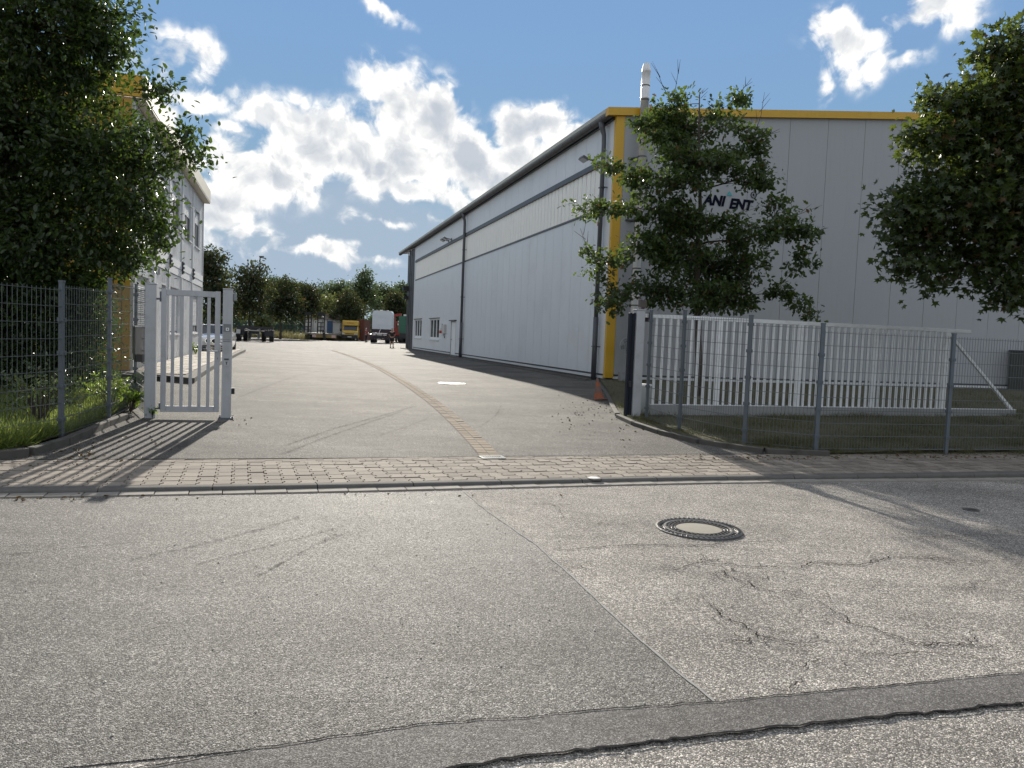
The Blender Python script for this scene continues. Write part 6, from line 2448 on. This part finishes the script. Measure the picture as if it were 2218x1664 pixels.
mb.add([(-VW * .88, .36, 1.47), (VW * .88, .36, 1.47), (VW * .80, .90, 2.12), (-VW * .80, .90, 2.12)], [(0, 1, 2, 3)])
mb.build('windscreen', M_CARGLASS, van)
mb = MB()
mb.box(-VW, VW, -.10, .30, .30, .82)
mb.build('bumper', M_BLACK, van, bevel=.03)
mb = MB()
mb.box(-VW * .55, VW * .55, -.04, .05, .92, 1.04)
mb.build('grille', M_BLACK, van)
for s_ in (-1, 1):
    mb = MB()
    mb.box(s_ * VW * .80 - .20, s_ * VW * .80 + .20, -.03, .12, .86, 1.08)
    mb.build('headlight', M_LAMP, van, bevel=.02)
    mb = MB()
    mb.box(s_ * (VW + .30) - .12, s_ * (VW + .30) + .12, .75, .85, 1.3, 1.7)
    mb.bar((s_ * VW, .8, 1.5), (s_ * (VW + .2), .8, 1.5), .05)
    mb.build('mirror', M_BLACK, van)
    wheel('wheel', van, (s_ * (VW - .15), .9, .36), .36, .24)
    wheel('wheel', van, (s_ * (VW - .1), 5.4, .36), .36, .4)
mb = MB()
mb.box(-.28, .28, -.125, -.103, .48, .60)
mb.build('number_plate', mat('plate_white', (0.75, 0.74, 0.66), 0.5), van)
mb = MB()
for k in range(7):
    mb.box(-.52 + k * .15, -.42 + k * .15, .745, .749, 2.50, 2.62)
mb.build('red_marking', mat('red_print', (0.45, 0.06, 0.02), .5), van)

c1 = at(781, 737, 114)
rb = thing('rust_container', 'rust brown container standing right of the yellow van', 'container', (c1.x, 114, g(c1.x, 114)), 0)
M_RUST = mat('rust_brown', (0.13, 0.04, 0.025), .7, var=.2)
mb = MB()
mb.box(-.45, .48, 0, 5, .05, 3.1)
mb.build('body', M_RUST, rb)
mb = MB()
for k in range(5):
    mb.box(-.42 + k * .19, -.34 + k * .19, -.04, -.004, .1, 3.05)
mb.build('corrugation', M_RUST, rb)

# ---- tractor unit seen from behind
p0 = on(821, 743)
K = p0.y / FPX
tr = thing('tractor_unit', 'white lorry tractor seen from behind with bare shining coupling plate', 'lorry', (p0.x, p0.y, g(p0.x, p0.y)), R(2))
M_CABW = mat('cab_white', (0.66, 0.70, 0.74), .35, var=.03)
CW = 21.5 * K
prof = [(CW, 1.65), (CW, 3.7), (CW * .97, 3.95), (CW * .86, 4.12), (.0001, 4.16)]
skin_loft('cab', [(2.2, prof), (4.4, [(x, z) for x, z in prof])], M_CABW, tr, smooth=False)
mb = MB()
mb.box(-CW * .62, CW * .62, 2.165, 2.196, 2.3, 2.34)
mb.box(-CW * .62, CW * .62, 2.165, 2.196, 3.3, 3.34)
mb.box(-CW * .9, CW * .9, 2.165, 2.196, 3.52, 3.55)
mb.box(CW * .52, CW * .56, 2.165, 2.196, 2.35, 3.29)
mb.build('back_wall_rib', M_CABW, tr)
mb = MB()
mb.box(-.32, .05, 2.15, 2.5, 4.165, 4.24)
mb.box(.55, .75, 2.15, 2.5, 4.15, 4.21)
mb.build('roof_light', mat('roof_light', (0.85, 0.85, 0.8), .3), tr)
M_CHP = mat('chassis_dark', (0.035, 0.022, 0.028), .4, .3, var=.2)
mb = MB()
for s_ in (-1, 1):
    mb.box(s_ * .42 - .05, s_ * .42 + .05, .0, 4.5, .75, 1.05)
mb.box(-CW, CW, 1.6, 2.1, 1.3, 1.75)
mb.box(-.9, .9, .05, .35, .55, .85)
mb.build('chassis', M_CHP, tr)
mb = MB()
mb.box(-.95, .95, .35, 1.5, 1.14, 1.26)
mb.bar((-.9, .25, 1.0), (.9, .25, 1.0), .12)
mb.bar((-.10, .3, 1.15), (0, .9, 1.7), .07)
fw = mb.build('coupling_plate', mat('greased_steel', (0.62, 0.58, 0.60), .12, 1.0), tr, bevel=.02)
fw.rotation_euler = (0, 0, 0)
mb = MB()
for s_ in (-1, 1):
    for j in range(6):
        a0, a1 = math.pi * j / 6, math.pi * (j + 1) / 6
        mb.bar((s_ * .95, 1.0 - .6 * math.cos(a0), .55 + .58 * math.sin(a0)), (s_ * .95, 1.0 - .6 * math.cos(a1), .55 + .58 * math.sin(a1)), .62, .03, up=(0, 0, 1) if 0 < j < 5 else (0, 1, 0))
mb.build('mudguard', M_CHP, tr)
for s_ in (-1, 1):
    wheel('wheel', tr, (s_ * .93, 1.0, .5), .5, .55)
    wheel('wheel', tr, (s_ * 1.05, 4.4, .5), .5, .32)
mb = MB()
mb.box(-CW * .95, CW * .95, -.12, .0, .38, .50)
mb.box(-1.1, -.55, -.15, -.02, .52, .66)
mb.box(.55, 1.1, -.15, -.02, .52, .66)
rbr = mb.build('tail_bar', M_CHP, tr)
mb = MB()
mb.box(-.26, .26, -.16, -.125, .40, .49)
mb.build('number_plate', mat('plate_white', (0.75, 0.74, 0.66), 0.5), rbr)
mb = MB()
mb.box(-.36, .36, .0, .1, .70, .98)
mb.build('cross_member', M_BLACK, tr)

# ---- green and red lorries at the corner
c1 = at(874, 742, 109)
gl = thing('green_lorry', 'green container lorry half hidden behind the hall corner', 'lorry', (c1.x + .5, 109, g(c1.x, 109)), R(4))
M_GRN = mat('lorry_green', (0.03, 0.13, 0.085), .5, var=.08)
mb = MB()
mb.box(-1.25, 1.25, 0, 7, 1.35, 3.75)
mb.build('body', M_GRN, gl)
mb = MB()
for k in range(7):
    mb.box(-1.2, 1.2, -.05, -.004, 1.5 + k * .32, 1.6 + k * .32)
mb.build('rib', M_GRN, gl)
mb = MB()
mb.box(-.6, 1.2, -.1, 2, 3.76, 4.0)
mb.build('tarpaulin', mat('pale_tarp', (0.6, 0.6, 0.56), .6, var=.2), gl)
mb = MB()
mb.box(-1.1, 1.1, -.05, 6.8, .6, 1.34)
mb.build('chassis', M_CHB, gl)
for xx in (-.85, .85):
    for yy in (.3, 1.6, 5.5):
        wheel('wheel', gl, (xx, yy, .5), .5, .55)
c1 = at(857, 740, 114)
rl = thing('red_lorry', 'red crane lorry partly hidden beside the green lorry', 'lorry', (c1.x, 114, g(c1.x, 114)), 0)
M_RED = mat('lorry_red', (0.30, 0.025, 0.015), .4, var=.1)
mb = MB()
mb.box(-.75, .60, 0, 6, .95, 2.1)
mb.build('body', M_RED, rl, bevel=.06)
mb = MB()
mb.bar((-.3, .3, 2.1), (-.5, .3, 3.9), .45)
mb.bar((-.5, .3, 3.9), (.7, .3, 4.1), .35)
mb.bar((.35, .3, 2.1), (.1, .3, 3.1), .35)
mb.build('crane_arm', M_RED, rl)
mb = MB()
mb.box(.2, .55, -.05, .0, 2.5, 2.75)
mb.box(.25, .5, -.05, .0, 2.95, 3.15)
mb.bar((.4, .1, 2.1), (.4, .1, 3.1), .08)
mb.build('work_lamp', mat('lamp_pale', (0.85, 0.85, 0.8), .3), rl)
for xx in (-.55, .45):
    wheel('wheel', rl, (xx, .6, .5), .5, .35)
mb = MB()
mb.box(-.6, .5, -.02, 5.8, .55, .94)
mb.build('chassis', M_CHB, rl)

# ---- tall lamp post, back fence
c1 = at(560, 735, 96)
lp = thing('lamp_post', 'tall grey lamp post rising above the far maples', 'lamp post', (c1.x, 96, g(c1.x, 96)))
tz = at(558, 557, 96).z - lp.location.z
mb = MB()
mb.tube([(0, 0, -.2), (0, 0, tz)], [.13, .07], 10)
mb.build('pole', M_POST, lp)
mb = MB()
mb.bar((0, 0, tz - .05), (.75, 0, tz - .12), .10)
mb.build('arm', M_POST, lp)
mb = MB()
mb.box(-.08, .45, -.14, .14, tz, tz + .14)
mb.build('lamp_head', M_DARKTRIM, lp)

M_GREENF = mat('green_fence', (0.03, 0.07, 0.06), .5)
fpx = [488, 518, 545, 572, 586, 600, 614, 628, 642, 656, 672]
fY = [98, 101, 104, 107, 109.5, 112, 114.5, 117, 119.5, 122, 125]
c1 = at(580, 730, 108)
bf = thing('barbed_fence', 'dark green fence with slanting barbed arms behind the far yard', 'fence', (c1.x, 108, g(c1.x, 108)))
o0 = Vector(bf.location)
prev = None
for px, Yf in zip(fpx, fY):
    b = at(px, 730, Yf)
    b = Vector((b.x, Yf, g(b.x, Yf))) - o0
    mb = MB()
    mb.box(b.x - .05, b.x + .05, b.y - .05, b.y + .05, b.z - .1, b.z + 2.1)
    po = mb.build('post', M_GREENF, bf)
    mb = MB()
    mb.bar((b.x, b.y, b.z + 2.08), (b.x - .45, b.y - .15, b.z + 2.6), .07)
    mb.build('barbed_arm', M_FRAME, po)
    if prev is not None:
        mb = MB()
        for k in range(11):
            z = .1 + k * .19
            mb.bar(prev + Vector((0, 0, z)), b + Vector((0, 0, z)), .05, .05)
        nb = max(4, int((b - prev).length / .35))
        for k in range(nb):
            q = prev.lerp(b, (k + .5) / nb)
            mb.bar(q + Vector((0, 0, .05)), q + Vector((0, 0, 2.05)), .03)
        mb.build('wire_panel', M_GREENF, bf)
    prev = b


# ---- people
def skin_body(name, verts, edges, mat_, parent, root=0, sub=2):
    me = bpy.data.meshes.new(name)
    me.from_pydata([v[0] for v in verts], edges, [])
    me.materials.append(mat_)
    o = link(bpy.data.objects.new(name, me), parent)
    sm = o.modifiers.new('skin', 'SKIN')
    sm.use_smooth_shade = True
    for i, v in enumerate(verts):
        sv = me.skin_vertices[0].data[i]
        r = v[1]
        sv.radius = r if isinstance(r, tuple) else (r, r)
        sv.use_root = (i == root)
    ss = o.modifiers.new('subdivision', 'SUBSURF')
    ss.levels = sub
    ss.render_levels = sub
    return o


def person(label, pos, rz, shirt, trousers, shorts, hair, arms, stride):
    p = thing('person', label, 'person', pos, rz)
    sk = mat('skin', (0.42, 0.26, 0.19), .5)
    (le, lh), (re, rh) = arms
    s_ = stride
    V = [((0, 0, .95), (.15, .11)), ((0, 0, 1.15), (.13, .095)), ((0, 0, 1.38), (.17, .105)), ((0, 0, 1.50), (.06, .06)), ((0, .01, 1.60), (.07, .08)), ((0, .01, 1.70), (.078, .095)), ((0, 0, 1.76), (.05, .06)),
         ((-.20, 0, 1.42), .05), (le, .042), (lh, .03), ((.20, 0, 1.42), .05), (re, .042), (rh, .03),
         ((-.10, 0, .88), .085), ((-.11, -s_, .48), .058), ((-.12, -s_ * .4, .09), .04), ((-.12, -s_ * .4 - .16, .04), .035),
         ((.10, 0, .88), .085), ((.11, s_, .48), .058), ((.12, s_ * .6, .09), .04), ((.12, s_ * .6 - .16, .04), .035)]
    # hands: palm and five fingers
    E_ = [(0, 1), (1, 2), (2, 3), (3, 4), (4, 5), (5, 6), (2, 7), (7, 8), (8, 9), (2, 10), (10, 11), (11, 12), (0, 13), (13, 14), (14, 15), (15, 16), (0, 17), (17, 18), (18, 19), (19, 20)]
    for hi in (9, 12):
        h = Vector(V[hi][0])
        d = (h - Vector(V[hi - 1][0])).normalized()
        V.append((tuple(h + d * .07), (.035, .018)))
        palm = len(V) - 1
        E_.append((hi, palm))
        for k in range(5):
            off = Vector((0, (k - 2) * .018, 0))
            V.append((tuple(h + d * (.10 if k else .06) + off), .009))
            E_.append((palm, len(V) - 1))
            V.append((tuple(h + d * (.16 if k else .10) + off * 1.2 + Vector((.01, 0, 0))), .008))
            E_.append((len(V) - 2, len(V) - 1))
    skin_body('body', V, E_, sk, p)
    sh = mat(*shirt)
    skin_body('shirt', [((0, 0, .92), (.165, .125)), ((0, 0, 1.15), (.15, .115)), ((0, 0, 1.38), (.19, .125)), ((0, 0, 1.48), (.085, .08)), ((-.21, 0, 1.42), .068), (tuple(Vector((-.21, 0, 1.42)).lerp(Vector(le), .75)), .06), ((.21, 0, 1.42), .068), (tuple(Vector((.21, 0, 1.42)).lerp(Vector(re), .75)), .06)],
              [(0, 1), (1, 2), (2, 3), (2, 4), (4, 5), (2, 6), (6, 7)], sh, p)
    tm = mat(*trousers)
    kz = .52 if shorts else .10
    def leg(sx, dy):
        if shorts:
            return ((sx * .11, dy * .9, .56), .088)
        return ((sx * .12, dy * .45, .12), .06)
    skin_body('shorts' if shorts else 'trousers', [((0, 0, .97), (.16, .12)), ((-.10, 0, .86), .105), ((-.11, -s_ * .9, .56), .088), ((.10, 0, .86), .105), ((.11, s_ * .9, .56), .088)] + ([] if shorts else [((-.12, -s_ * .4, .12), .06), ((.12, s_ * .6, .12), .06)]),
              [(0, 1), (1, 2), (0, 3), (3, 4)] + ([] if shorts else [(2, 5), (4, 6)]), tm, p)
    mb = MB()
    mb.lathe([(.088, 0), (.093, .05), (.075, .10), (.04, .125), (0, .13)], 14, (0, .03, 1.67))
    mb.build('hair', mat(*hair), p, smooth=True)
    for sx, yy in ((-1, -s_ * .4), (1, s_ * .6)):
        mb = MB()
        mb.box(sx * .12 - .05, sx * .12 + .05, yy - .20, yy + .07, 0, .09)
        mb.build('shoe', mat('shoe_dark', (0.05, 0.045, 0.04), .6), p, bevel=.025)
    # face
    mb = MB()
    for sx in (-1, 1):
        mb.lathe([(0, -.012), (.012, 0), (0, .012)], 8, (sx * .03, -.083, 1.665))
    mb.build('eye', M_BLACK, p)
    mb = MB()
    mb.add([(-.015, -.085, 1.63), (.015, -.085, 1.63), (0, -.11, 1.632), (0, -.085, 1.67)], [(0, 1, 2), (0, 2, 3), (2, 1, 3)])
    mb.box(-.025, .025, -.090, -.07, 1.595, 1.603)
    mb.build('face_detail', mat('lip', (0.3, 0.14, 0.11), .5), p)
    return p


q = on(848.5, 753)
person('person seen from behind in black top and shorts with bare calves', (q.x, q.y, g(q.x, q.y)), math.pi, ('shirt_black', (0.015, 0.016, 0.02), .8), ('shorts_black', (0.018, 0.018, 0.02), .8), True, ('hair_fair', (0.45, 0.38, 0.28), .6),
       (((-.27, -.02, 1.15), (-.20, -.16, 1.0)), ((.27, -.02, 1.15), (.20, -.16, 1.0))), .03)
q = on(793, 741)
person('person in red top and dark trousers beside the white tractor', (q.x + .1, q.y - .6, g(q.x, q.y)), R(60), ('shirt_red', (0.32, 0.035, 0.035), .8), ('trousers_dark', (0.02, 0.022, 0.03), .8), False, ('hair_pale', (0.55, 0.5, 0.42), .6),
       (((-.25, -.12, 1.18), (-.10, -.32, 1.15)), ((.25, -.12, 1.18), (.10, -.32, 1.15))), .08)
